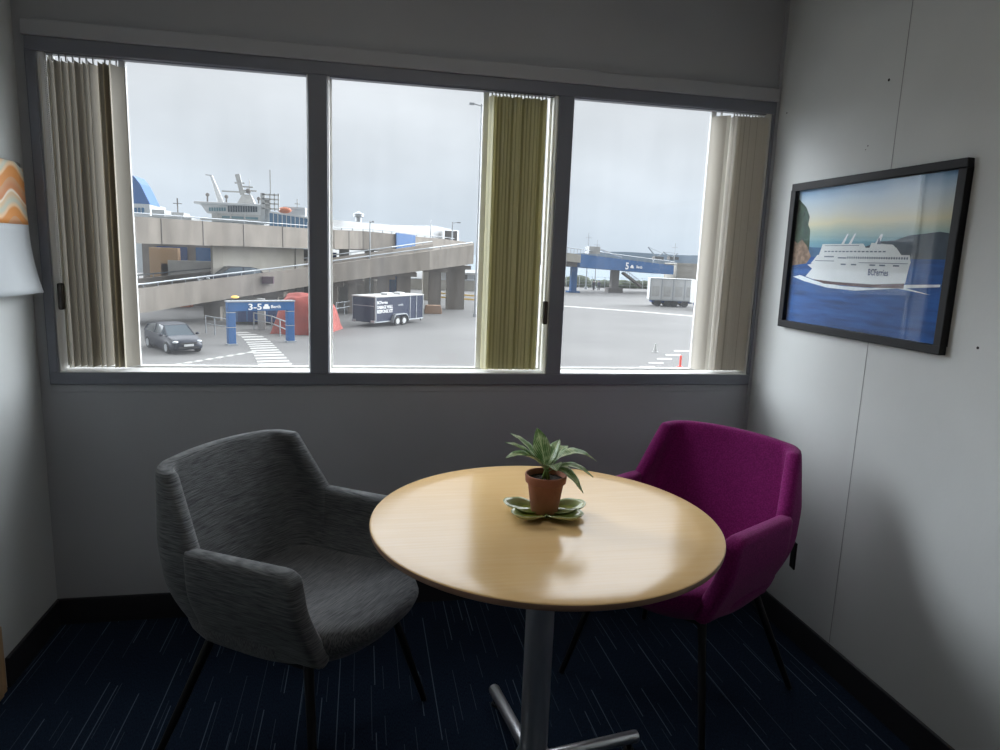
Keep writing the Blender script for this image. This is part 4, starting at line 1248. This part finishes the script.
# ---- white terminal roof behind the upper deck
a0 = at(318, 222, 96); a1 = at(459, 236, 120)
tr2 = empty('terminal_hall', (a0.x, a0.y, GZ), label='long white flat roofed terminal hall above the upper roadway', cat='building')
d = Vector((a1.x - a0.x, a1.y - a0.y, 0)); zt = at(330, 219, 96).z - GZ; zt2 = at(459, 231, 120).z - GZ
segs = [(.0, zt), (.45, at(395, 225, 107).z - GZ), (.8, zt2 + .5), (1.0, zt2)]
for k, ((t0, h0), (t1, h1)) in enumerate(zip(segs, segs[1:])):
    mb = MB(); p_, q_ = d * t0, d * t1; n_ = Vector((.5, 14, 0))
    vs = [p_, q_, q_ + n_, p_ + n_]
    mb.add([(v_.x, v_.y, 0) for v_ in vs] + [(vs[0].x, vs[0].y, h0), (vs[1].x, vs[1].y, h1), (vs[2].x, vs[2].y, h1), (vs[3].x, vs[3].y, h0)], [(3, 2, 1, 0), (4, 5, 6, 7), (0, 1, 5, 4), (1, 2, 6, 5), (2, 3, 7, 6), (3, 0, 4, 7)])
    mb.build('hall_wall', M_white, tr2)
def rt(u, v, Y): p_ = at(u, v, Y); return p_ - tr2.location
p_ = rt(358.5, 219, 99); mb = MB(); mb.lathe([(0, 0), (.45, 0), (.45, .6), (.75, .7), (.75, 1.1), (0, 1.5)], 14, c=(p_.x, p_.y)); o = mb.build('roof_vent', M_rail, tr2, smooth=True, angle=.6); o.location.z = p_.z - .4
for u_, v_, Y_, h_ in ((431, 220, 112, 2.2), (370, 222, 101, 2.4)):
    p_ = rt(u_, v_, Y_); mb = MB(); mb.tube([(p_.x, p_.y, p_.z - 3.4), (p_.x, p_.y, p_.z)], .07, 6); mb.build('roof_aerial', M_rail, tr2)
p_ = rt(451, 231, 116); mb = MB(); mb.box(p_.x - 1, p_.x + 1, p_.y - .5, p_.y + .5, p_.z - 2.5, p_.z); mb.build('roof_plant', M_concd, tr2)

# ---- light poles
def light_pole(label, u, vt, Y, arms, r=.09):
    a = at(u, vt, Y); o = empty('light_pole', (a.x, Y, GZ), label=label, cat='light pole'); h = a.z - GZ
    mb = MB(); mb.tube([(0, 0, 0), (0, 0, h)], [r * 1.4, r], 10); mb.lathe([(0, 0), (r * 2.6, 0), (r * 2.6, .3), (0, .3)], 12); mb.build('pole', M_rail, o, smooth=True, angle=.6)
    for dx in arms:
        mb = MB(); mb.bar((0, 0, h - .15), (dx, 0, h - .05), .07, .07); mb.box(min(dx, dx * 1.7), max(dx, dx * 1.7), -.15, .15, h - .12, h + .02)
        mb.build('lamp_head', M_rail, o)
light_pole('tall grey light pole rising beside the middle window blind', 481.5, 104, 56, (-.6, .5), .07)
light_pole('small curved lamp pole above the terminal hall', 452.5, 222, 100, (.7,), .1)
light_pole('slim pole standing in front of the upper roadway', 370, 221, 62, (.2,), .05)

# ---- blue loading bridge, right window
b0 = at(580, 252, 100); b1 = at(674, 264, 108)
br = empty('loading_bridge', (b0.x, b0.y, GZ), label='long blue vehicle loading bridge lettered with berth 5', cat='bridge')
def bl(u, v, Y): return at(u, v, Y) - br.location
def slabq(mb, p, q, htp, htq, dep, m=0):
    """box between points p and q (top edge), heights below, depth away"""
    d = Vector((q.x - p.x, q.y - p.y, 0)).normalized(); n = Vector((-d.y, d.x, 0)) * dep
    vs = [p, q, q + n, p + n]; lo = [p - Vector((0, 0, htp)), q - Vector((0, 0, htq)), q + n - Vector((0, 0, htq)), p + n - Vector((0, 0, htp))]
    mb.add([tuple(v_) for v_ in lo + vs], [(3, 2, 1, 0), (4, 5, 6, 7), (0, 1, 5, 4), (1, 2, 6, 5), (2, 3, 7, 6), (3, 0, 4, 7)], m)
p, q = bl(580.5, 254, 100), bl(674, 265.5, 108)
mb = MB(); slabq(mb, p, q, 2.0, 1.55, 6); mb.build('blue_girder', M_blue, br)
mb = MB(); p2, q2 = bl(540, 249.5, 98), bl(581, 254.5, 100); slabq(mb, p2, q2, 1.3, 1.25, 6); mb.build('concrete_approach', M_conc2, br)
mb = MB(); p3, q3 = bl(545, 258, 98), bl(618, 263, 103); slabq(mb, p3 + Vector((0, .4, 0)), q3 + Vector((0, .4, 0)), 1.1, .9, 5); mb.build('under_beam', M_concd, br)
mb = MB(); pts = [p2 + Vector((0, 0, .9)), p + Vector((0, 0, .7)), q + Vector((0, 0, .6))]
mb.tube(pts, .06, 6)
for i in range(2):
    for k in range(12): s_ = pts[i].lerp(pts[i + 1], k / 12); mb.bar(s_ - Vector((0, 0, .9)), s_, .05, .05)
mb.build('hand_rail', M_rail, br)
for u_, v0_, v1_, Y_, w_, m_ in ((577, 266, 290, 100.5, .9, M_blue), (618.5, 267, 292, 104, 1.25, M_concd)):
    a = at(u_, v0_, Y_) - br.location; mb = MB(); mb.box(a.x - w_ / 2, a.x + w_ / 2, a.y + 1, a.y + 2, 0, a.z + .3)
    mb.box(a.x - w_, a.x + w_, a.y + .6, a.y + 2.4, 0, .8 if m_ is M_concd else .25); mb.box(a.x - w_, a.x + w_, a.y + .5, a.y + 4.5, a.z - .15, a.z + .3); mb.build('column', m_, br)
a = bl(595.5, 247.5, 101); mb = MB(); mb.box(a.x - .2 - .8, a.x + .8, a.y, a.y + 2, a.z - 1.0, a.z + .15); mb.build('control_cabin', M_gang if False else M_whited, br, bevel=.03)
mb = MB(); s0, s1 = bl(599, 249, 102), bl(622, 257.5, 104); mb.bar(s0, s1, .2, .22); mb.build('hoist_boom', M_rail, br)
mb = MB(); s0, s1 = bl(623, 273, 104), bl(640, 286, 105)
mb.bar(s0, s1, .8, .3)
for k in range(9): c_ = s0.lerp(s1, k / 8); mb.bar(c_, c_ + Vector((0, 0, .8)), .05, .05)
mb.bar(s0 + Vector((0, 0, .8)), s1 + Vector((0, 0, .8)), .06, .06)
mb.build('access_stair', M_concd, br)
dq = (q - p); ab = math.atan2(dq.y, dq.x); el = math.atan2(-dq.z, Vector((dq.x, dq.y, 0)).length)
def on_g(t, drop, s):
    c_ = p.lerp(q, t) - Vector((0, 0, drop)); n_ = Vector((dq.y, -dq.x, 0)).normalized() * .03
    return Matrix.Translation(c_ + n_) @ Matrix.Rotation(ab, 4, 'Z') @ Matrix.Rotation(el, 4, 'Y') @ TX
text_mesh('bridge_lettering', '5', 1.5, on_g(.455, 1.5, 1), M_letter, br, .01, width=.7)
text_mesh('bridge_lettering', 'Berth', .62, on_g(.575, 1.15, 1), M_letter, br, .01, width=1.3)
ic = MB(); w_, h_ = .75, .5
ic.prism([(0, 0), (w_, 0), (w_, h_ * .5), (w_ * .86, h_ * .55), (w_ * .74, h_), (w_ * .26, h_), (w_ * .14, h_ * .55), (0, h_ * .5)], -.01, .01)
o = ic.build('car_symbol', M_letter, br); o.data.transform(on_g(.51, 1.25, 1) @ Matrix.Rotation(-PI / 2, 4, 'X'))
a = at(677, 263, 109.5); a1 = at(700, 262, 109.5)
mb = MB(); mb.box(0, a1.x - a.x + 6, 0, 5, 0, a.z - GZ); 
mb.box(0, a1.x - a.x + 6, -.1, 5.1, a.z - GZ - .4, a.z - GZ - .25)
place(mb.build('bridge_abutment', M_conc2, label='pale concrete abutment at the right end of the blue bridge', cat='abutment'), (a.x, 109.5, GZ))
# masts on the shore
for u_, v_, Y_, lb in ((589, 232, 115, 'thin white mast above the blue bridge'), (597.5, 240, 118, 'short aerial mast right of the bridge cabin'), (675.5, 243, 125, 'thin mast rising behind the abutment')):
    a = at(u_, v_, Y_); mb = MB(); h_ = a.z - GZ; mb.tube([(0, 0, 0), (0, 0, h_)], [.13, .05], 8); mb.bar((-.6, 0, h_ * .9), (.6, 0, h_ * .9), .05, .05); mb.lathe([(0, 0), (.3, 0), (.3, .4), (0, .4)], 10)
    place(mb.build('mast', M_rail, label=lb, cat='mast'), (a.x, Y_, GZ))
# cranes across the water
for u_, v_, w_, lb in ((648, 247, -1, 'lattice crane leaning left on the far shore'), (663, 252, 1, 'small lattice crane on the far shore')):
    base = at(u_ + 8, 262, 600); tip = at(u_, v_, 600) ; cr_ = empty('harbour_crane', (base.x, 600, GZ - 2.6), label=lb, cat='crane')
    mb = MB(); hb = base.z - (GZ - 2.6)
    for s in (-3, 3):
        mb.bar((s, 0, 0), (s * .6, 0, hb + 6), .7, .7)
        mb.bar((s, 0, 0), (-s * .6, 0, hb + 6), .4, .4)
    mb.build('tower', M_rail, cr_)
    mb = MB(); tp = tip - cr_.location; mb.bar((0, 0, hb + 4), tp, 1.0, 1.0); mb.bar((0, 0, hb + 4), (6, 0, hb + 8), .8, .8); mb.bar(tp, (6, 0, hb + 8), .25, .25); mb.build('jib', M_rail, cr_)
    mb = MB(); mb.box(-3, 6, -3, 3, hb + 2, hb + 5); mb.build('cab', M_concd, cr_)
a = at(686, 252, 560); bu = MB(); bu.lathe([(0, -3), (1.6, -2.6), (1.9, 0), (.6, .6), (.3, 4), (0, 6)], 12); bu.lathe([(0, -14), (.3, -14), (.3, -2.6), (0, -2.6)], 8)
place(bu.build('channel_marker', M_concd, smooth=True, angle=.6, label='dark round topped marker standing in the water', cat='marker'), (a.x, 400, a.z))

# ---- white freight containers
def freight(label, x, y, rz, L_, doors):
    o = empty('freight_trailer', (x, y, GZ), rz, label=label, cat='trailer')
    mb = MB(); mb.box(0, L_, 0, 2.5, .75, 3.35); mb.build('container_body', M_white, o, bevel=.04)
    mb = MB()
    for k in range(doors + 1): x_ = k * L_ / doors; mb.box(x_ - .05, x_ + .05, -.05, 0, .75, 3.35)
    mb.box(0, L_, -.05, 0, 3.25, 3.35); mb.box(0, L_, -.05, 0, .72, .85); mb.build('frame_ribs', M_rail, o)
    for k in range(doors):
        mb = MB(); x_ = (k + .2) * L_ / doors; mb.box(x_, x_ + .6 * L_ / doors, -.03, 0, 1.2, 2.4); mb.build('side_panel', M_whited, o)
    mb = MB(); mb.box(.3, L_ - .3, .3, 2.2, .45, .75); mb.build('chassis', M_blued, o)
    for x_ in (1.0, 2.2, L_ - 2.4, L_ - 1.2):
        for y_ in (.05, 2.15):
            mb = MB(); mb.tube([(x_, y_, .42), (x_, y_ + .3, .42)], .42, 16); mb.build('wheel', M_rubber, o, smooth=True, angle=.6)
    return o
p, q = gp(649, 306), gp(690, 310)
freight('white box trailer with ribbed sides parked below the blue bridge', p.x, p.y, math.atan2(-1.4, 5.2), 5.4, 4)
freight('second white box trailer parked right behind the first one', q.x + 1.2, q.y - .8, math.radians(12), 6.0, 3)

# ---- people on the shore
def person(label, u, v, Yp, rz, shirt):
    a = gp(u, v); o = empty('person', (a.x, a.y, GZ), rz, label=label, cat='person')
    me = bpy.data.meshes.new('body'); V = [(0, 0, .95), (0, 0, 1.2), (0, 0, 1.42), (0, 0, 1.52), (0, .01, 1.65), (0, .01, 1.72),
        (-.19, 0, 1.40), (-.25, .02, 1.12), (-.24, .08, .88), (.19, 0, 1.40), (.25, .02, 1.12), (.24, .08, .88),
        (-.10, 0, .88), (-.11, .02, .5), (-.12, -.02, .08), (-.12, .10, .03), (.10, 0, .88), (.11, .04, .5), (.12, .03, .08), (.12, .15, .03)]
    E_ = [(0, 1), (1, 2), (2, 3), (3, 4), (4, 5), (2, 6), (6, 7), (7, 8), (2, 9), (9, 10), (10, 11), (0, 12), (12, 13), (13, 14), (14, 15), (0, 16), (16, 17), (17, 18), (18, 19)]
    me.from_pydata(V, E_, []); me.materials.append(M_skin)
    b_ = bpy.data.objects.new('body', me); COL.objects.link(b_); b_.parent = o
    sk = b_.modifiers.new('skin', 'SKIN')
    R_ = [.15, .15, .13, .06, .10, .085, .07, .05, .04, .07, .05, .04, .09, .065, .045, .04, .09, .065, .045, .04]
    for sv, r_ in zip(me.skin_vertices[0].data, R_): sv.radius = (r_, r_ * .85)
    me.skin_vertices[0].data[0].use_root = True
    b_.modifiers.new('sub', 'SUBSURF').levels = 1
    mb = MB(); mb.tube([(0, 0, .86), (0, 0, 1.1), (0, 0, 1.38), (0, 0, 1.47)], [.21, .20, .22, .10], 12)
    for s in (-1, 1): mb.tube([(s * .17, 0, 1.41), (s * .255, .02, 1.12), (s * .245, .07, .92)], [.085, .07, .055], 8)
    mb.build('jacket', shirt, o, smooth=True)
    mb = MB()
    for s, f_ in ((-1, 0), (1, .04)): mb.tube([(s * .10, 0, .93), (s * .11, f_ * .5 + .02, .5), (s * .12, f_, .09)], [.125, .09, .075], 8)
    mb.build('trousers', M_cloth1, o, smooth=True)
    mb = MB(); mb.ball((0, -.02, 1.69), .112, 10, 8); mb.build('hair', M_cloth1, o, smooth=True)
person('person in dark clothes standing left of a companion under the blue bridge', 593.5, 290.5, 0, .3, M_cloth1)
person('person in a dark jacket standing right of a companion under the blue bridge', 598.5, 290.5, 0, -.4, mat('slate_jacket', (.05, .06, .09), .9))
# chain fence on the shore
fe = empty('shore_fence', (at(566, 288, 120.5).x, 120.5, GZ), label='thin wire fence along the shoreline under the blue bridge', cat='fence')
mb = MB()
for z_ in (.6, 1.2, 2.0): mb.bar((0, 0, z_), (30, 0, z_), .035, .035)
mb.build('wire', M_rail, fe)
for k in range(13): 
    mb = MB(); mb.tube([(k * 2.5, 0, 0), (k * 2.5, 0, 2.1)], .05, 6); mb.build('fence_post', M_rail, fe)
# ---- delineator + cone
a = gp(680, 367.5); de = MB(); de.tube([(0, 0, 0), (0, 0, .62)], .055, 12); de.lathe([(0, 0), (.16, 0), (.15, .04), (.055, .06)], 16)
place(de.build('delineator_post', M_redpost, smooth=True, angle=.6, label='bright red plastic delineator post at the bottom of the right window', cat='post'), (a.x, a.y, GZ))
a = gp(655, 352); de = MB(); de.lathe([(0, .5), (.04, .5), (.14, .04), (.2, .03), (.2, 0), (0, 0)], 14)
place(de.build('traffic_cone', M_whited, smooth=True, angle=.6, label='tiny pale traffic cone standing alone on the lot', cat='cone'), (a.x, a.y, GZ))

# ---- road markings (flat paint)
def stripes(name, quads, z=.012):
    mb = MB()
    for qd in quads:
        vs = [gp(u, v) for u, v in qd]
        lo = [(v_.x, v_.y, GZ) for v_ in vs]; hi = [(v_.x, v_.y, GZ + z) for v_ in vs]
        n = len(vs); mb.add(lo + hi, [tuple(range(n - 1, -1, -1)), tuple(range(n, 2 * n))] + [(i, (i + 1) % n, n + (i + 1) % n, n + i) for i in range(n)])
    mb.build(name, M_line, kind='structure')
ctrl = [((231, 332.5), (247, 332)), ((241, 336.5), (262, 336)), ((246, 342), (270, 341)), ((250, 348), (276, 347)), ((254, 355), (283, 354)), ((258, 364), (291, 363)), ((262, 374), (299, 373))]
qs = []
for i in range(len(ctrl) - 1):
    n = 2 if i < 2 else 3
    for k in range(n):
        t0, t1 = (k + .0) / n, (k + .55) / n
        f_ = lambda t, s: (lerp(ctrl[i][s][0], ctrl[i + 1][s][0], t), lerp(ctrl[i][s][1], ctrl[i + 1][s][1], t))
        qs.append([f_(t0, 0), f_(t0, 1), f_(t1, 1), f_(t1, 0)])
stripes('crosswalk_paint', qs)
qs = []
for k in range(9):
    u_ = 160 + k * 10.5; v_ = 366.5 - k * 1.75; qs.append([(u_, v_ + 1.0), (u_ + 7.5, v_ + .6), (u_ + 14, v_ - 1.4), (u_ + 6.5, v_ - 1.0)])
stripes('hatching_paint', qs)
stripes('lane_line_paint', [[(558, 306.2), (640, 312.2), (700, 317.2), (700, 316.2), (640, 311.2), (558, 305.3)]])
qs = []
for k in range(5):
    u_ = 640 + k * 8.5; v_ = 367 - k * 4; qs.append([(u_, v_ + .7), (u_ + 15, v_ + .9), (u_ + 15, v_ - .5), (u_, v_ - .7)])
stripes('bay_line_paint', qs)

# ---- ferry behind the upper deck
FY = 150
fr = empty('ferry', (at(220, 222, FY).x, FY, GZ - 2.6), label='white ferry with bridge windows and mast rising behind the upper roadway', cat='ship')
def fl(u, v, Y=FY): return at(u, v, Y) - fr.location
def fbox(mb, u0, u1, v0, v1, dep=8, dy=0, m=0):
    a_, c_ = fl(u0, v1, FY + dy), fl(u1, v0, FY + dy); mb.box(a_.x, c_.x, dy, dy + dep, a_.z, fl((u0 + u1) / 2, v0, FY + dy).z, m)
a_ = fl(175, 227); c_ = fl(330, 222)
mb = MB(); mb.box(a_.x, c_.x + 4, 1, 24, 0, a_.z - .4); mb.build('hull', M_white, fr)
mb = MB(); z0, z1, z2 = fl(225, 214).z, fl(225, 205).z, fl(225, 202.5).z
xa, xb, xc = fl(194, 203).x, fl(207, 214).x, fl(261, 203).x
mb.prism([(xb, z0), (xc, z0), (xc, z1), (xa + 1.2, z1)], 0, 9); mb.build('wheelhouse', M_white, fr)
mb = MB(); mb.box(xa, xc + .3, -.5, 9.6, z1, z2); mb.build('wheelhouse_roof', M_white, fr, bevel=.1)
for k in range(13):
    u_ = 228 + k * 2.5 if k < 12 else 0
    if not u_: continue
    mb = MB(); p_, q_ = fl(u_, 212), fl(u_ + 1.7, 206); mb.box(p_.x, q_.x, -.12, .05, p_.z, q_.z); mb.build('bridge_window', M_glassd, fr)
for k in range(7):
    u_ = 209 + k * 2.5; mb = MB(); p_, q_ = fl(u_, 211), fl(u_ + 1.7, 207.5); mb.box(p_.x, q_.x, -.12, .05, p_.z, q_.z); mb.build('bridge_window', M_glassg, fr)
mb = MB(); fbox(mb, 212, 264, 214, 223, 8, -.3)
for k in range(3): fbox(mb, 216 + k * 14, 217 + k * 14, 212, 223, .3, -.8)
fbox(mb, 200, 262, 218.5, 220, 1, -1.2); mb.build('upper_deck', M_whited, fr)
mb = MB(); fbox(mb, 222, 258, 216.5, 218.5, .2, -.45); mb.build('deck_opening', M_glassg, fr)
# mast, radar, crane boom
mb = MB(); p_ = fl(243, 202); q_ = fl(243, 193)
mb.add([(p_.x - 1.6, 3, p_.z), (p_.x + 1.8, 3, p_.z), (p_.x + 1.8, 6, p_.z), (p_.x - 1.6, 6, p_.z), (q_.x - .8, 4, q_.z), (q_.x + .9, 4, q_.z), (q_.x + .9, 5.5, q_.z), (q_.x - .8, 5.5, q_.z)], [(3, 2, 1, 0), (4, 5, 6, 7), (0, 1, 5, 4), (1, 2, 6, 5), (2, 3, 7, 6), (3, 0, 4, 7)])
p_, q_ = fl(239, 193), fl(233.5, 172); mb.bar((p_.x, 4.5, p_.z), (q_.x, 4.5, q_.z), .9, .9)
for u_, v_, l_ in ((231, 190, 2.6), (246, 189, 1.5), (243, 185, 1.3), (236, 181, 1.0)):
    p_ = fl(u_, v_); mb.bar((p_.x - l_, 4.4, p_.z), (p_.x + l_, 4.4, p_.z), .3, .3)
p_ = fl(246, 184); mb.tube([(p_.x, 4.5, p_.z - 4), (p_.x, 4.5, p_.z + 1.2)], .12, 6)
mb.build('mast', M_whited, fr)
mb = MB(); p_ = fl(245.5, 189.5); mb.ball((p_.x, 3.6, p_.z), .55, 10, 8); mb.build('radar_dome', M_concd, fr, smooth=True)
mb = MB(); p_, q_ = fl(219, 199), fl(208, 174); mb.tube([(p_.x, 3, p_.z - 1), (q_.x, 3, q_.z)], [.75, .28], 8); mb.bar((q_.x + .2, 3, q_.z), (q_.x - 1.1, 3, q_.z + .1), .25, .2); mb.build('deck_crane', M_white, fr)
for u_, v0_, v1_ in ((205.3, 194, 203), (224.5, 196, 203), (257.3, 198, 203)):
    mb = MB(); p_, q_ = fl(u_, v1_), fl(u_, v0_); mb.tube([(p_.x, 2, p_.z), (q_.x, 2, q_.z)], .16, 6); mb.ball((q_.x, 2, q_.z), .4, 8, 6); mb.build('navigation_light', M_concd, fr)
# lattice tower + blue gangway
mb = MB(); fbox(mb, 261, 264.5, 193, 224, 1.2, -5); fbox(mb, 264.5, 270, 198, 224, 1.2, -4.5)
for v_ in (194, 198.5, 203, 208): fbox(mb, 262, 279, v_, v_ + .9, 1.0, -5)
for u_ in (269.5, 274, 278): fbox(mb, u_, u_ + .8, 193.5, 211, .3, -5)
fbox(mb, 269.9, 270.5, 170, 194, .15, -5)
mb.build('gangway_tower', M_whited, fr)
p_, q_ = fl(271, 212, FY - 5), fl(330, 221, FY - 5)
mb = MB(); mb.prism([(p_.x, p_.z - 2.8), (q_.x, q_.z - 2.8), (q_.x, q_.z - .25), (p_.x, p_.z - .25)], -8, -5); mb.build('passenger_gangway', M_gang, fr)
mb = MB(); mb.prism([(p_.x, p_.z - .3), (q_.x, q_.z - .3), (q_.x, q_.z), (p_.x, p_.z)], -8.2, -4.8)
for k in range(15): x_ = lerp(p_.x, q_.x, k / 14); zz_ = lerp(p_.z, q_.z, k / 14); mb.box(x_ - .07, x_ + .07, -8.1, -8.0, zz_ - 2.8, zz_ - .2)
mb.build('gangway_roof', M_white, fr)
mb = MB(); fbox(mb, 285, 305, 208, 215, 4, 3); fbox(mb, 283, 305, 207, 208.4, 5, 2.5); mb.build('aft_house', M_white, fr)
mb = MB(); p_ = fl(284, 210); mb.ball((p_.x, 1, p_.z), .95, 12, 8, sc=(1.5, .8, .7)); mb.build('lifeboat', M_orange, fr, smooth=True)
mb = MB(); fbox(mb, 296.8, 297.6, 199, 208, .4, 4); fbox(mb, 294.5, 300, 203.5, 204.2, .4, 4); mb.build('aft_mast', M_whited, fr)
# blue funnel house at the left
f2 = empty('ferry_funnel', (at(140, 215, 170).x, 170, GZ - 2.6), label='second ferry with a tall blue sloped funnel at the far left', cat='ship')
def f2l(u, v): return at(u, v, 170) - f2.location
mb = MB(); p_, q_ = f2l(104, 217), f2l(160, 217); mb.box(p_.x - 6, q_.x, 1, 22, 0, p_.z - .5); mb.build('hull', M_white, f2)
mb = MB(); mb.box(f2l(122, 205).x, f2l(151, 205).x, -1, 12, f2l(140, 218).z, f2l(140, 204).z); hs = mb.build('funnel_house', M_white, f2)
for k in range(3):
    mb = MB(); p_, q_ = f2l(136 + k * 3.6, 213), f2l(138.4 + k * 3.6, 208); mb.box(p_.x, q_.x, -1.15, -.95, p_.z, q_.z); mb.build('window', M_gang, f2)
mb = MB(); P_ = [f2l(*c_) for c_ in ((124, 205), (151.5, 205), (141, 184), (134.5, 176), (124, 176))]; mb.prism([(c_.x, c_.z) for c_ in P_], -.8, 7); mb.build('funnel', mat('funnel_blue', (.04, .12, .30), .45), f2)
# pale deck equipment between the two ships
for u_, w_, v_, lb in ((166, 18, 210, 'low white deckhouse between the blue funnel and the ferry bridge'),):
    a = at(u_, v_, 140); o = empty('deckhouse', (a.x, 140, GZ - 2.6), label=lb, cat='ship'); k = a.z - o.location.z; w2 = (at(u_ + w_, v_, 140).x - a.x)
    mb = MB(); mb.box(-w2, w2 * 1.4, 0, 8, 0, k - 1.2); mb.build('lower_deck', M_whited, o)
    mb = MB(); mb.box(-w2 * .8, -w2 * .1, 0, 6, k - 1.2, k); mb.box(w2 * .2, w2 * .9, 1, 6, k - 1.2, k - .3); mb.build('deck_cabin', M_white, o)
    mb = MB(); mb.tube([(w2 * .5, 2, k - 1.2), (w2 * .5, 2, k + 2.4)], .12, 6); mb.bar((w2 * .5 - .8, 2, k + 1.4), (w2 * .5 + .8, 2, k + 1.4), .12, .12); mb.build('aerial', M_concd, o)

# ================================================================== WORLD
world = bpy.data.worlds.new('overcast_sky'); scene.world = world; world.use_nodes = True
nt = world.node_tree; N = nt.nodes.new; L = nt.links.new
bg = nt.nodes['Background']
tc = N('ShaderNodeTexCoord'); sp = N('ShaderNodeSeparateXYZ'); L(tc.outputs['Generated'], sp.inputs[0])
r = N('ShaderNodeValToRGB')
els = [(0.0, (.25, .25, .25)), (.49, (.35, .36, .37)), (.50, (.66, .75, .85)), (.56, (.78, .83, .89)), (.61, (.83, .855, .89)), (.65, (.79, .81, .84)), (1.0, (.79, .81, .84))]
SKY_UP, SKY_L, SKY_R, SUN_HAZE = 3.7, 8.0, 16.5, 21.0
mr = N('ShaderNodeMapRange'); mr.inputs[1].default_value = -1; mr.inputs[2].default_value = 1; L(sp.outputs[2], mr.inputs[0])
cr = r.color_ramp
cr.elements[0].position = 0; cr.elements[0].color = (*els[0][1], 1)
cr.elements[1].position = 1; cr.elements[1].color = (*els[-1][1], 1)
for p, c in els[1:-1]:
    e = cr.elements.new(p); e.color = (*c, 1)
L(mr.outputs[0], r.inputs['Fac'])
mp = N('ShaderNodeMapping'); mp.inputs['Scale'].default_value = (1, 1, 2.2); L(tc.outputs['Generated'], mp.inputs['Vector'])
cl = N('ShaderNodeTexNoise'); cl.inputs['Scale'].default_value = 3.2; cl.inputs['Detail'].default_value = 5; cl.inputs['Roughness'].default_value = .5
L(mp.outputs[0], cl.inputs['Vector'])
cm = N('ShaderNodeMapRange'); cm.inputs[1].default_value = .35; cm.inputs[2].default_value = .7; cm.inputs[3].default_value = .90; cm.inputs[4].default_value = 1.08
L(cl.outputs['Fac'], cm.inputs[0])
def mrn(src, a, b_, c=0.0, d=1.0):
    n = N('ShaderNodeMapRange'); n.interpolation_type = 'SMOOTHSTEP'
    n.inputs[1].default_value = a; n.inputs[2].default_value = b_; n.inputs[3].default_value = c; n.inputs[4].default_value = d
    L(src, n.inputs[0]); return n.outputs[0]
def mth(op, a, b_):
    n = N('ShaderNodeMath'); n.operation = op
    for i, x in enumerate((a, b_)):
        if isinstance(x, (int, float)): n.inputs[i].default_value = x
        else: L(x, n.inputs[i])
    return n.outputs[0]
# thin bright cloud overhead and to both sides, with the sun behind it; duller sky behind the building
upb = mth('MULTIPLY', mrn(sp.outputs[2], .30, .42), mrn(sp.outputs[2], .65, .95, 1.0, .45))
sdl = mth('MULTIPLY', mrn(sp.outputs[0], -.55, -.78), mrn(sp.outputs[2], -.01, .08))
sdr = mth('MULTIPLY', mrn(sp.outputs[0], .60, .75), mrn(sp.outputs[2], -.01, .08))
dd = N('ShaderNodeVectorMath'); dd.operation = 'DOT_PRODUCT'; L(tc.outputs['Generated'], dd.inputs[0]); dd.inputs[1].default_value = (-.731, .556, .395)
haze = mth('MULTIPLY', mrn(dd.outputs['Value'], .955, .993), SUN_HAZE)
glow = mth('MULTIPLY', mth('MAXIMUM', mth('MAXIMUM', haze, mth('MULTIPLY', upb, SKY_UP)), mth('MAXIMUM', mth('MULTIPLY', sdl, SKY_L), mth('MULTIPLY', sdr, SKY_R))), mrn(sp.outputs[1], -.25, .15))
mu = N('ShaderNodeVectorMath'); mu.operation = 'SCALE'; L(r.outputs[0], mu.inputs[0]); L(cm.outputs[0], mu.inputs['Scale'])
gv = N('ShaderNodeVectorMath'); gv.operation = 'SCALE'; gv.inputs[0].default_value = (.97, 1.0, 1.05); L(glow, gv.inputs['Scale'])
sm_ = N('ShaderNodeVectorMath'); sm_.operation = 'ADD'; L(mu.outputs[0], sm_.inputs[0]); L(gv.outputs[0], sm_.inputs[1])
L(sm_.outputs[0], bg.inputs['Color']); bg.inputs['Strength'].default_value = 1.0
scene.view_settings.view_transform = 'Standard'
try: scene.view_settings.look = 'None'
except Exception: pass
scene.view_settings.gamma = 1.0
scene.view_settings.use_curve_mapping = False
scene.view_settings.exposure = 0.0
